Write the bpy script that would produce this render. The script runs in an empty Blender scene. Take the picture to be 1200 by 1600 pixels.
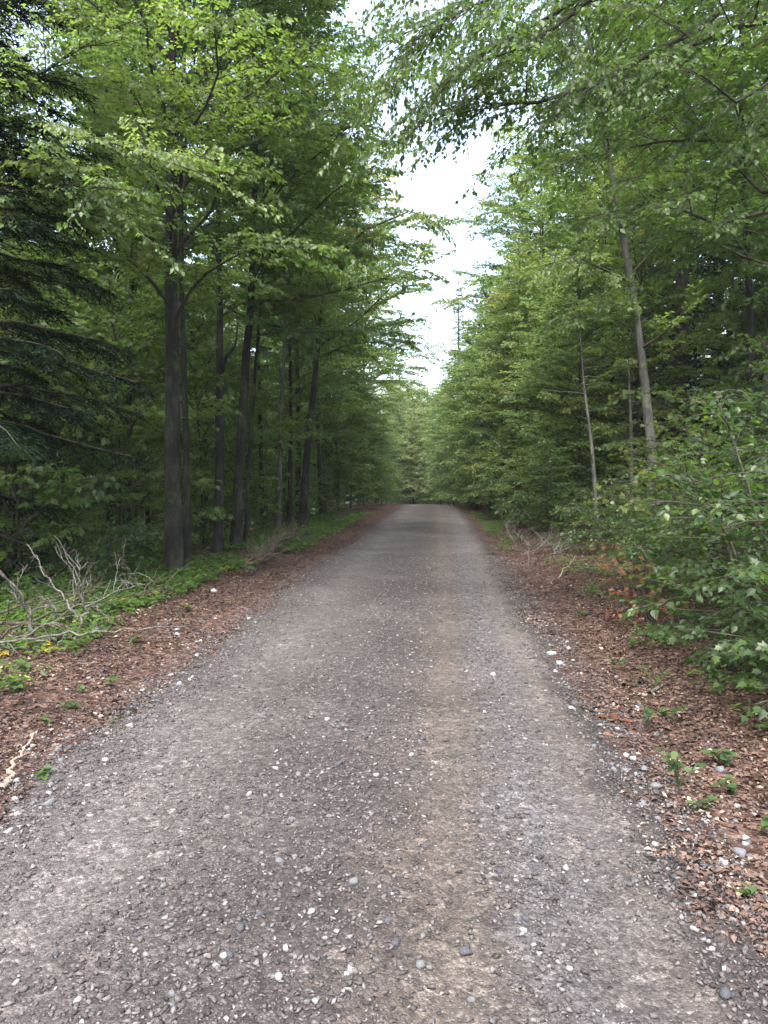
import bpy, bmesh, math, random
import numpy as np
from mathutils import Vector, Euler, noise as mnoise

sc = bpy.context.scene
C = sc.collection
R = math.radians
# ------------------------------------------------------------------ camera, sky, sun, exposure
CAM_H = 1.6
cam = bpy.data.cameras.new('camera'); cam_o = bpy.data.objects.new('camera', cam); C.objects.link(cam_o)
cam.sensor_fit = 'HORIZONTAL'; cam.sensor_width = 36; cam.lens = 36
cam.clip_start = 0.05; cam.clip_end = 1500
cam_o.location = (0, 0, CAM_H)
cam_o.rotation_euler = (R(90 - 2.86), 0, R(4.29))
sc.camera = cam_o
w = bpy.data.worlds.new('World'); sc.world = w; w.use_nodes = True
wn = w.node_tree.nodes; wl = w.node_tree.links
sky = wn.new('ShaderNodeTexSky'); sky.sky_type = 'NISHITA'; sky.sun_disc = False
SUN_EL, SUN_ROT = R(62), R(190)
sky.sun_elevation = SUN_EL; sky.sun_rotation = SUN_ROT
sky.air_density = 1.0; sky.dust_density = 4.0; sky.ozone_density = 1.0
hs = wn.new('ShaderNodeHueSaturation'); hs.inputs['Saturation'].default_value = 0.75
bg = wn['Background']; bg.inputs['Strength'].default_value = 0.15
wl.new(sky.outputs[0], hs.inputs['Color']); wl.new(hs.outputs[0], bg.inputs['Color'])
sun = bpy.data.lights.new('sun', 'SUN'); sun.energy = 1.4; sun.angle = R(40); sun.color = (1.0, 0.985, 0.965)
sun_o = bpy.data.objects.new('sun', sun); C.objects.link(sun_o)
sdir = Vector((math.sin(SUN_ROT) * math.cos(SUN_EL), math.cos(SUN_ROT) * math.cos(SUN_EL), math.sin(SUN_EL)))
sun_o.rotation_euler = sdir.to_track_quat('Z', 'Y').to_euler()
sc.view_settings.view_transform = 'Standard'; sc.view_settings.look = 'None'
sc.view_settings.gamma = 1; sc.view_settings.use_curve_mapping = False
sc.view_settings.exposure = 2.45
sc.cycles.max_bounces = 10; sc.cycles.diffuse_bounces = 8; sc.cycles.glossy_bounces = 2
sc.cycles.transmission_bounces = 5; sc.cycles.transparent_max_bounces = 4
sc.cycles.use_denoising = True
sc.cycles.use_adaptive_sampling = False

# ------------------------------------------------------------------ helpers
CR = Euler(cam_o.rotation_euler).to_matrix()
def at(px, py, Y):
    """world point seen at photo pixel (px, py) on the plane y = Y"""
    d = CR @ Vector(((px - 600) / 1200, (800 - py) / 1200, -1))
    t = Y / d.y
    return np.array((d.x * t, Y, CAM_H + d.z * t))

def road_cx(y):
    return -0.53 - 0.00042 * max(0, y - 22) ** 2 if y < 75 else -1.71 - (y - 75) * 0.13
def crest(y):
    if y < 20: return 0.0
    h = -0.0005 * (min(y, 95) - 20) ** 2
    if y > 60: h -= .004 * (min(y, 76) - 60) ** 2 + max(0, y - 76) * .07
    return h
def ss(a, b, x):
    t = min(1, max(0, (x - a) / (b - a))); return t * t * (3 - 2 * t)
def height(x, y):
    """forest floor height"""
    u = x - road_cx(y)
    h = crest(y) if y > 0 else 0
    if u < 0:
        a = -u
        h += 0.05 * ss(1.7, 2.6, a) - 1.25 * ss(4.3, 7.5, a) - 0.5 * ss(8, 16, a) + 7 * ss(30, 90, a)
    else:
        h += -0.04 * ss(1.6, 2.0, u) + 0.10 * ss(2.0, 3.0, u) + 0.5 * ss(3.2, 7.5, u) + 8 * ss(25, 90, u)
    n = mnoise.noise(Vector((x * .35, y * .35, 3.1))) * 0.14 * ss(2.0, 5.0, abs(u))
    n += mnoise.noise(Vector((x * 1.7, y * 1.7, 7.1))) * 0.025 * ss(1.6, 2.4, abs(u))
    return h + n

def tag(o, label=None, cat=None, group=None, kind=None):
    if label: o['label'] = label
    if cat: o['category'] = cat
    if group: o['group'] = group
    if kind: o['kind'] = kind
    return o
def empty(name, loc, label=None, cat=None, group=None):
    o = bpy.data.objects.new(name, None); C.objects.link(o); o.location = loc
    o.empty_display_size = .2
    return tag(o, label, cat, group)
def copy_tree(root, loc, rz=0.0, scale=1.0, label=None, group=None, sz=None):
    r = root.copy(); C.objects.link(r)
    r.location = loc; r.rotation_euler = (0, 0, rz); r.scale = (scale, scale, sz or scale)
    for ch in list(root.children):
        c = ch.copy(); C.objects.link(c); c.parent = r
        for g in list(ch.children):
            d = g.copy(); C.objects.link(d); d.parent = c
    if label: r['label'] = label
    if group: r['group'] = group
    return r

class Geo:
    def __init__(s): s.v = []; s.t = []; s.a = []; s.n = 0
    def add(s, v, t, a=None):
        v = np.asarray(v, dtype=np.float32).reshape(-1, 3); t = np.asarray(t, dtype=np.int64).reshape(-1, 3)
        s.v.append(v); s.t.append(t + s.n); s.n += len(v)
        s.a.append(np.full(len(v), .5, np.float32) if a is None else np.broadcast_to(np.asarray(a, np.float32), (len(v),)))
    def mesh(s, name, mat, smooth=False):
        me = bpy.data.meshes.new(name)
        if s.n:
            v = np.concatenate(s.v); t = np.concatenate(s.t); a = np.concatenate(s.a)
            me.vertices.add(len(v)); me.vertices.foreach_set('co', v.ravel())
            me.loops.add(len(t) * 3); me.loops.foreach_set('vertex_index', t.ravel().astype(np.int32))
            me.polygons.add(len(t)); me.polygons.foreach_set('loop_start', np.arange(0, len(t) * 3, 3, dtype=np.int32))
            if smooth: me.polygons.foreach_set('use_smooth', np.ones(len(t), bool))
            at_ = me.attributes.new('tint', 'FLOAT', 'POINT'); at_.data.foreach_set('value', a)
            me.update(calc_edges=True)
        me.materials.append(mat)
        return me
    def build(s, name, mat, parent=None, smooth=False):
        o = bpy.data.objects.new(name, s.mesh(name, mat, smooth)); C.objects.link(o)
        if parent: o.parent = parent
        return o
def link_mesh(name, me, parent=None):
    o = bpy.data.objects.new(name, me); C.objects.link(o)
    if parent: o.parent = parent
    return o

def norm(v): return v / np.maximum(np.linalg.norm(v, axis=-1, keepdims=True), 1e-9)
def rotz(v, a):
    c, s_ = np.cos(a), np.sin(a)
    return np.stack([v[..., 0] * c - v[..., 1] * s_, v[..., 0] * s_ + v[..., 1] * c, v[..., 2]], -1)

def tube(g, pts, rad, sides=6, tint=.5, rough=0, rng=None, cap=True):
    pts = np.asarray(pts, float); rad = np.asarray(rad, float); n = len(pts)
    tan = norm(np.gradient(pts, axis=0))
    ref = np.array([0, 0, 1.]) if abs(tan[0][2]) < .8 else np.array([1., 0, 0])
    u = norm(np.cross(tan, ref)); vv = np.cross(tan, u)
    ang = np.linspace(0, 2 * np.pi, sides, endpoint=False)
    rr = rad[:, None] * np.ones(sides)
    if rough and rng is not None: rr = rr * (1 + rng.normal(0, rough, (n, sides)))
    ring = pts[:, None] + rr[..., None] * (np.cos(ang)[None, :, None] * u[:, None] + np.sin(ang)[None, :, None] * vv[:, None])
    v = ring.reshape(-1, 3); i = np.arange((n - 1) * sides); k = i // sides; j = i % sides; j2 = (j + 1) % sides
    a, b, c, d = k * sides + j, k * sides + j2, (k + 1) * sides + j2, (k + 1) * sides + j
    t = np.concatenate([np.stack([a, b, c], 1), np.stack([a, c, d], 1)])
    if cap:
        v = np.concatenate([v, pts[-1:] + tan[-1] * rad[-1]]); e = len(v) - 1; jj = np.arange(sides)
        t = np.concatenate([t, np.stack([(n - 1) * sides + jj, (n - 1) * sides + (jj + 1) % sides, np.full(sides, e)], 1)])
    g.add(v, t, tint)

def leaves(g, pos, axis, nrm, L, W, tint, fold=.16, fine=False, rng=None):
    """one folded leaf per row"""
    n = len(pos)
    if n == 0: return
    axis = norm(axis); side = norm(np.cross(axis, nrm)); nn = np.cross(side, axis)
    L = np.broadcast_to(L, (n,))[:, None]; W = np.broadcast_to(W, (n,))[:, None]
    if not fine:
        P = [pos, pos + axis * L * .45 + side * W * .5 + nn * W * fold, pos + axis * L - nn * L * .12,
             pos + axis * L * .45 - side * W * .5 + nn * W * fold]
        T = [(0, 1, 2), (0, 2, 3)]
    else:
        P = [pos, pos + axis * L * .28 + side * W * .42 + nn * W * fold, pos + axis * L * .65 + side * W * .40 + nn * W * fold * .8,
             pos + axis * L - nn * L * .15, pos + axis * L * .65 - side * W * .40 + nn * W * fold * .8,
             pos + axis * L * .28 - side * W * .42 + nn * W * fold]
        T = [(0, 1, 2), (0, 2, 3), (0, 3, 4), (0, 4, 5)]
    k = len(P); v = np.stack(P, 1).reshape(-1, 3)
    t = (np.arange(n)[:, None, None] * k + np.array(T)[None]).reshape(-1, 3)
    g.add(v, t, np.repeat(tint, k))

# ------------------------------------------------------------------ materials
def mat_new(name):
    m = bpy.data.materials.new(name); m.use_nodes = True
    return m, m.node_tree.nodes, m.node_tree.links
def ramp(N, stops, interp='LINEAR'):
    r = N.new('ShaderNodeValToRGB'); r.color_ramp.interpolation = interp
    e = r.color_ramp.elements
    while len(e) < len(stops): e.new(.5)
    for k, (p, c) in enumerate(stops): e[k].position = p; e[k].color = (*c, 1)
    return r
def leaf_mat(name, stops, rough=.45, transl=.5, objvar=.5, spec=.45, tcol=(2.1, 2.25, 1.05)):
    m, N, Lk = mat_new(name)
    p = N['Principled BSDF']; out = N['Material Output']
    a = N.new('ShaderNodeAttribute'); a.attribute_name = 'tint'
    oi = N.new('ShaderNodeObjectInfo')
    mm = N.new('ShaderNodeMath'); mm.operation = 'MULTIPLY_ADD'; mm.inputs[1].default_value = objvar; mm.inputs[2].default_value = -objvar / 2
    Lk.new(oi.outputs['Random'], mm.inputs[0])
    ad = N.new('ShaderNodeMath'); ad.operation = 'ADD'; ad.use_clamp = True
    Lk.new(a.outputs['Fac'], ad.inputs[0]); Lk.new(mm.outputs[0], ad.inputs[1])
    r = ramp(N, stops); Lk.new(ad.outputs[0], r.inputs[0])
    Lk.new(r.outputs[0], p.inputs['Base Color']); p.inputs['Roughness'].default_value = rough
    p.inputs['Specular IOR Level'].default_value = spec
    t = N.new('ShaderNodeBsdfTranslucent')
    mu = N.new('ShaderNodeMix'); mu.data_type = 'RGBA'; mu.blend_type = 'MULTIPLY'; mu.inputs[0].default_value = 1
    Lk.new(r.outputs[0], mu.inputs[6]); mu.inputs[7].default_value = (*tcol, 1)
    Lk.new(mu.outputs[2], t.inputs[0])
    mx = N.new('ShaderNodeMixShader'); mx.inputs[0].default_value = transl
    Lk.new(p.outputs[0], mx.inputs[1]); Lk.new(t.outputs[0], mx.inputs[2]); Lk.new(mx.outputs[0], out.inputs[0])
    return m
def bark_mat(name, c1, c2, c3, scale=6, moss=0.0):
    m, N, Lk = mat_new(name); p = N['Principled BSDF']; p.inputs['Roughness'].default_value = .9
    p.inputs['Specular IOR Level'].default_value = .2
    tc = N.new('ShaderNodeTexCoord'); mp = N.new('ShaderNodeMapping'); mp.inputs['Scale'].default_value = (1, 1, .35)
    oi = N.new('ShaderNodeObjectInfo')
    Lk.new(tc.outputs['Object'], mp.inputs[0])
    n1 = N.new('ShaderNodeTexNoise'); n1.inputs['Scale'].default_value = scale; n1.inputs['Detail'].default_value = 8; n1.inputs['Roughness'].default_value = .65
    Lk.new(mp.outputs[0], n1.inputs[0])
    n2 = N.new('ShaderNodeTexNoise'); n2.inputs['Scale'].default_value = scale * 6; n2.inputs['Detail'].default_value = 6
    Lk.new(mp.outputs[0], n2.inputs[0])
    r = ramp(N, [(.32, c1), (.5, c2), (.66, c3)]); Lk.new(n1.outputs[0], r.inputs[0])
    mu = N.new('ShaderNodeMix'); mu.data_type = 'RGBA'; mu.blend_type = 'MULTIPLY'; mu.inputs[0].default_value = .7
    r2 = ramp(N, [(.3, (.5, .5, .5)), (.7, (1.2, 1.2, 1.2))]); Lk.new(n2.outputs[0], r2.inputs[0])
    Lk.new(r.outputs[0], mu.inputs[6]); Lk.new(r2.outputs[0], mu.inputs[7])
    n3 = N.new('ShaderNodeTexNoise'); n3.inputs['Scale'].default_value = 2.6; n3.inputs['Detail'].default_value = 9; n3.inputs['Roughness'].default_value = .75
    Lk.new(tc.outputs['Object'], n3.inputs[0]); r4 = ramp(N, [(.54, (0, 0, 0)), (.62, (.8, .8, .8))]); Lk.new(n3.outputs[0], r4.inputs[0])
    ml = N.new('ShaderNodeMix'); ml.data_type = 'RGBA'; Lk.new(r4.outputs[0], ml.inputs[0]); Lk.new(mu.outputs[2], ml.inputs[6])
    ml.inputs[7].default_value = (c3[0] * .75 + .012, c3[1] * .85 + .022, c3[2] * .6, 1)
    Lk.new(ml.outputs[2], p.inputs['Base Color'])
    b = N.new('ShaderNodeBump'); b.inputs['Strength'].default_value = .9; b.inputs['Distance'].default_value = .03
    Lk.new(n2.outputs[0], b.inputs['Height']); Lk.new(b.outputs[0], p.inputs['Normal'])
    return m
def tint_mat(name, stops, rough=.85, spec=.25, objvar=0.0, bump=0.0, bscale=60):
    m, N, Lk = mat_new(name); p = N['Principled BSDF']; p.inputs['Roughness'].default_value = rough
    p.inputs['Specular IOR Level'].default_value = spec
    a = N.new('ShaderNodeAttribute'); a.attribute_name = 'tint'; oi = N.new('ShaderNodeObjectInfo')
    mm = N.new('ShaderNodeMath'); mm.operation = 'MULTIPLY_ADD'; mm.inputs[1].default_value = objvar; mm.inputs[2].default_value = -objvar / 2
    Lk.new(oi.outputs['Random'], mm.inputs[0])
    ad = N.new('ShaderNodeMath'); ad.operation = 'ADD'; ad.use_clamp = True
    Lk.new(a.outputs['Fac'], ad.inputs[0]); Lk.new(mm.outputs[0], ad.inputs[1])
    r = ramp(N, stops); Lk.new(ad.outputs[0], r.inputs[0])
    n = N.new('ShaderNodeTexNoise'); n.inputs['Scale'].default_value = bscale; n.inputs['Detail'].default_value = 5
    tc = N.new('ShaderNodeTexCoord'); Lk.new(tc.outputs['Object'], n.inputs[0])
    r2 = ramp(N, [(.3, (.72, .72, .72)), (.7, (1.2, 1.2, 1.2))]); Lk.new(n.outputs[0], r2.inputs[0])
    mu = N.new('ShaderNodeMix'); mu.data_type = 'RGBA'; mu.blend_type = 'MULTIPLY'; mu.inputs[0].default_value = 1
    Lk.new(r.outputs[0], mu.inputs[6]); Lk.new(r2.outputs[0], mu.inputs[7]); Lk.new(mu.outputs[2], p.inputs['Base Color'])
    if bump:
        b = N.new('ShaderNodeBump'); b.inputs['Strength'].default_value = bump; b.inputs['Distance'].default_value = .005
        Lk.new(n.outputs[0], b.inputs['Height']); Lk.new(b.outputs[0], p.inputs['Normal'])
    return m

M = {}
M['beech'] = leaf_mat('beech_leaf', [(0, (.038, .068, .020)), (.35, (.064, .106, .030)), (.7, (.100, .142, .042)), (.9, (.13, .165, .055)), (1, (.20, .18, .06))])
M['beech_light'] = leaf_mat('beech_leaf_light', [(0, (.060, .105, .040)), (.4, (.095, .145, .052)), (.8, (.14, .18, .07)), (1, (.17, .17, .055))])
M['beech_pale_lit'] = leaf_mat('beech_leaf_pale_lit', [(0, (.085, .125, .050)), (.5, (.125, .165, .070)), (1, (.18, .20, .09))])  # fresh pale leaves, with some of the road end's brightness put into the colour
M['broad'] = leaf_mat('broad_leaf', [(0, (.022, .046, .014)), (.5, (.044, .080, .022)), (.85, (.080, .118, .032)), (1, (.16, .16, .05))], rough=.4)
M['herb'] = leaf_mat('herb_leaf', [(0, (.030, .066, .020)), (.5, (.052, .098, .028)), (.93, (.085, .13, .034)), (1, (.26, .22, .05))], rough=.5)
M['yellow'] = leaf_mat('yellow_leaf', [(0, (.35, .28, .04)), (1, (.50, .36, .06))])
M['rust'] = leaf_mat('rust_leaf', [(0, (.10, .038, .022)), (1, (.20, .080, .040))])
M['needle'] = leaf_mat('needle', [(0, (.004, .009, .005)), (.5, (.008, .015, .008)), (1, (.015, .026, .013))], transl=.05, rough=.8, spec=.03)
M['bark'] = bark_mat('beech_bark', (.008, .0075, .006), (.019, .018, .0145), (.050, .048, .039))
M['bark_pale'] = bark_mat('pale_bark', (.032, .030, .026), (.062, .059, .050), (.11, .107, .094), scale=4)
M['bark_dark'] = bark_mat('conifer_bark', (.020, .016, .013), (.042, .034, .028), (.08, .068, .058), scale=9)
M['twig'] = bark_mat('twig_bark', (.030, .026, .020), (.050, .043, .034), (.085, .075, .060), scale=9)
M['dead'] = bark_mat('dead_wood', (.07, .060, .052), (.13, .118, .105), (.20, .188, .172), scale=14)
M['dead_brown'] = bark_mat('dead_wood_brown', (.035, .024, .019), (.075, .054, .042), (.13, .10, .083), scale=14)
M['pale_stick'] = bark_mat('peeled_stick', (.22, .165, .12), (.32, .25, .19), (.42, .34, .28), scale=14)
M['litter'] = tint_mat('dry_leaf', [(0, (.026, .016, .012)), (.35, (.056, .033, .024)), (.65, (.098, .060, .043)), (.87, (.160, .106, .078)), (1, (.30, .235, .18))], rough=.6, spec=.3)
M['gravel'] = tint_mat('gravel_stone', [(0, (.032, .028, .027)), (.3, (.060, .053, .050)), (.6, (.098, .089, .085)), (.85, (.150, .139, .134)), (1, (.24, .23, .22))], rough=.8, bump=.5)
M['stone'] = tint_mat('loose_stone', [(0, (.045, .047, .055)), (.35, (.095, .096, .103)), (.6, (.15, .15, .15)), (.92, (.26, .255, .245))], rough=.8, bump=.6, bscale=40)

# ---- forest floor
def ground_mat():
    m, N, Lk = mat_new('forest_floor'); p = N['Principled BSDF']; p.inputs['Roughness'].default_value = .95
    p.inputs['Specular IOR Level'].default_value = .15
    tc = N.new('ShaderNodeTexCoord')
    v = N.new('ShaderNodeTexVoronoi'); v.inputs['Scale'].default_value = 26; v.inputs['Randomness'].default_value = 1
    n0 = N.new('ShaderNodeTexNoise'); n0.inputs['Scale'].default_value = 14; n0.inputs['Detail'].default_value = 4
    Lk.new(tc.outputs['Object'], n0.inputs[0])
    mv = N.new('ShaderNodeMix'); mv.data_type = 'RGBA'; mv.inputs[0].default_value = .12
    Lk.new(tc.outputs['Object'], mv.inputs[6]); Lk.new(n0.outputs['Color'], mv.inputs[7]); Lk.new(mv.outputs[2], v.inputs[0])
    sp = N.new('ShaderNodeSeparateColor'); Lk.new(v.outputs['Color'], sp.inputs[0])
    r = ramp(N, [(0, (.020, .011, .008)), (.4, (.042, .023, .017)), (.75, (.080, .046, .034)), (1, (.14, .09, .066))])
    Lk.new(sp.outputs[0], r.inputs[0])
    n = N.new('ShaderNodeTexNoise'); n.inputs['Scale'].default_value = .9; n.inputs['Detail'].default_value = 6; n.inputs['Roughness'].default_value = .7
    Lk.new(tc.outputs['Object'], n.inputs[0])
    rr = ramp(N, [(.45, (0, 0, 0)), (.62, (1, 1, 1))]); Lk.new(n.outputs[0], rr.inputs[0])
    a = N.new('ShaderNodeAttribute'); a.attribute_name = 'tint'
    mm = N.new('ShaderNodeMath'); mm.operation = 'MULTIPLY'; Lk.new(rr.outputs[0], mm.inputs[0]); Lk.new(a.outputs['Fac'], mm.inputs[1])
    gm = N.new('ShaderNodeMix'); gm.data_type = 'RGBA'; gm.inputs[7].default_value = (.035, .050, .018, 1)
    Lk.new(mm.outputs[0], gm.inputs[0]); Lk.new(r.outputs[0], gm.inputs[6]); Lk.new(gm.outputs[2], p.inputs['Base Color'])
    b = N.new('ShaderNodeBump'); b.inputs['Strength'].default_value = .9; b.inputs['Distance'].default_value = .03
    Lk.new(v.outputs['Distance'], b.inputs['Height']); Lk.new(b.outputs[0], p.inputs['Normal'])
    return m
def grid_mesh(name, xs_of_y, ys, zf, mat, af=None):
    nx = len(xs_of_y(ys[0])); V = []; A = []
    for y in ys:
        for x in xs_of_y(y): V.append((x, y, zf(x, y))); A.append(af(x, y) if af else .5)
    ny = len(ys); i = np.arange((ny - 1) * (nx - 1)); r_, c_ = i // (nx - 1), i % (nx - 1)
    a = r_ * nx + c_; T = np.concatenate([np.stack([a, a + 1, a + nx + 1], 1), np.stack([a, a + nx + 1, a + nx], 1)])
    g = Geo(); g.add(np.array(V), T, np.array(A)); return g.build(name, mat, smooth=True)

ys = np.concatenate([np.linspace(-30, 0, 20), np.arange(.15, 25, .15), np.arange(25, 70, .6), np.linspace(72, 260, 40)])
def gxs(y):
    c = road_cx(y) if y > 0 else -.53
    a = np.concatenate([-np.geomspace(160, 8, 20), -np.arange(7.8, 1.2, -.18), [-.9, 0, .9], np.arange(1.2, 7.8, .18), np.geomspace(8, 160, 20)])
    return a + c
def gz(x, y):
    h = height(x, y); u = abs(x - road_cx(y))
    return h - .05 * (1 - ss(1.2, 1.6, u))
ground = grid_mesh('ground', gxs, ys, gz, ground_mat(), lambda x, y: ss(2.2, 4, abs(x - road_cx(y))))
tag(ground, 'forest floor covered in rust brown fallen leaves', None, None, 'structure')

# ---- gravel road
def road_mat():
    m, N, Lk = mat_new('gravel_road'); p = N['Principled BSDF']; p.inputs['Roughness'].default_value = .85
    p.inputs['Specular IOR Level'].default_value = .25
    tc = N.new('ShaderNodeTexCoord'); a = N.new('ShaderNodeAttribute'); a.attribute_name = 'tint'
    nw = N.new('ShaderNodeTexNoise'); nw.inputs['Scale'].default_value = 2.2; nw.inputs['Detail'].default_value = 6; nw.inputs['Roughness'].default_value = .7
    Lk.new(tc.outputs['Object'], nw.inputs[0])
    s = N.new('ShaderNodeMath'); s.operation = 'MULTIPLY_ADD'; s.inputs[1].default_value = .24; Lk.new(nw.outputs[0], s.inputs[0])
    Lk.new(a.outputs['Fac'], s.inputs[2])
    s2 = N.new('ShaderNodeMath'); s2.operation = 'SUBTRACT'; s2.inputs[1].default_value = .12; Lk.new(s.outputs[0], s2.inputs[0])
    # tint = (u + 2) / 4 with u = metres right of the centre line
    def q(u): return (u + 2) / 4
    lanes = ramp(N, [(q(-1.9), (.040, .027, .022)), (q(-1.55), (.066, .057, .056)), (q(-.95), (.098, .088, .083)), (q(-.45), (.073, .065, .060)),
                     (q(0.05), (.058, .050, .048)), (q(.38), (.072, .060, .052)), (q(.54), (.096, .080, .067)), (q(.72), (.082, .070, .061)),
                     (q(.92), (.096, .090, .092)), (q(1.08), (.096, .087, .083)), (q(1.28), (.104, .090, .080)), (q(1.42), (.056, .047, .044)), (q(1.75), (.036, .026, .022))])
    Lk.new(s2.outputs[0], lanes.inputs[0])
    v = N.new('ShaderNodeTexVoronoi'); v.inputs['Scale'].default_value = 130
    v2 = N.new('ShaderNodeTexVoronoi'); v2.inputs['Scale'].default_value = 62
    Lk.new(tc.outputs['Object'], v.inputs[0]); Lk.new(tc.outputs['Object'], v2.inputs[0])
    sp = N.new('ShaderNodeSeparateColor'); Lk.new(v.outputs['Color'], sp.inputs[0])
    sp2 = N.new('ShaderNodeSeparateColor'); Lk.new(v2.outputs['Color'], sp2.inputs[0])
    r1 = ramp(N, [(0, (.62, .62, .63)), (.5, (.95, .95, .95)), (.85, (1.15, 1.14, 1.13)), (1, (1.7, 1.7, 1.7))]); Lk.new(sp.outputs[0], r1.inputs[0])
    r2 = ramp(N, [(0, (.62, .62, .63)), (.6, (1, 1, 1)), (.93, (1.15, 1.15, 1.15)), (1, (1.7, 1.7, 1.7))]); Lk.new(sp2.outputs[0], r2.inputs[0])
    def mul(x, y):
        k = N.new('ShaderNodeMix'); k.data_type = 'RGBA'; k.blend_type = 'MULTIPLY'; k.inputs[0].default_value = 1
        Lk.new(x, k.inputs[6]); Lk.new(y, k.inputs[7]); return k.outputs[2]
    big = N.new('ShaderNodeTexNoise'); big.inputs['Scale'].default_value = .8; big.inputs['Detail'].default_value = 5
    Lk.new(tc.outputs['Object'], big.inputs[0])
    rb = ramp(N, [(.3, (.60, .58, .56)), (.7, (1.10, 1.09, 1.08))]); Lk.new(big.outputs[0], rb.inputs[0])
    Lk.new(mul(mul(mul(lanes.outputs[0], r1.outputs[0]), r2.outputs[0]), rb.outputs[0]), p.inputs['Base Color'])
    v3 = N.new('ShaderNodeTexVoronoi'); v3.inputs['Scale'].default_value = 24; Lk.new(tc.outputs['Object'], v3.inputs[0])
    sp3 = N.new('ShaderNodeSeparateColor'); Lk.new(v3.outputs['Color'], sp3.inputs[0])
    r3_ = ramp(N, [(0, (.72, .72, .72)), (.7, (1, 1, 1)), (.92, (1.15, 1.15, 1.15)), (1, (1.6, 1.6, 1.6))]); Lk.new(sp3.outputs[0], r3_.inputs[0])
    Lk.new(mul(p.inputs['Base Color'].links[0].from_socket, r3_.outputs[0]), p.inputs['Base Color'])
    ad = N.new('ShaderNodeMath'); ad.operation = 'ADD'; Lk.new(v.outputs['Distance'], ad.inputs[0]); Lk.new(v2.outputs['Distance'], ad.inputs[1])
    b = N.new('ShaderNodeBump'); b.inputs['Strength'].default_value = .7; b.inputs['Distance'].default_value = .007; b.invert = True
    Lk.new(ad.outputs[0], b.inputs['Height']); Lk.new(b.outputs[0], p.inputs['Normal'])
    return m
RU = np.concatenate([[-2.25, -2.1, -1.95], np.arange(-1.85, 1.85, .06), [1.9, 2.05, 2.2]])
def road_z(x, y):
    u = x - road_cx(y); h = crest(y) if y > 0 else 0
    z = h + .025 - .018 * (u / 1.6) ** 2
    z -= .016 * math.exp(-((u + .95) / .22) ** 2) + .016 * math.exp(-((u - 1.1) / .2) ** 2) + .008 * math.exp(-((u - .55) / .14) ** 2)
    z += .012 * math.exp(-(u / .35) ** 2)
    z += mnoise.noise(Vector((x * 1.3, y * .8, 0))) * .012 + mnoise.noise(Vector((x * 6, y * 6, 2))) * .006
    z -= .13 * ss(1.4, 2.2, abs(u)) + (mnoise.noise(Vector((x * 1.6, y * 1.6, 5))) * .045 + mnoise.noise(Vector((x * 9, y * 9, 6))) * .03) * ss(1.2, 1.7, abs(u))
    return z
rys = np.concatenate([np.linspace(-12, 1.4, 20), np.arange(1.5, 12, .06), np.arange(12, 30, .2), np.arange(30, 120, 1.0)])
road = grid_mesh('gravel_road', lambda y: RU + (road_cx(y) if y > 0 else -.53), rys, road_z, road_mat(),
                 lambda x, y: (x - road_cx(y) + 2) / 4)
tag(road, 'grey gravel forest road with paler wheel tracks', None, None, 'structure')
def surf(x, y):
    return max(gz(x, y), road_z(x, y) if abs(x - road_cx(y)) < 2.2 else -99)

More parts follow.
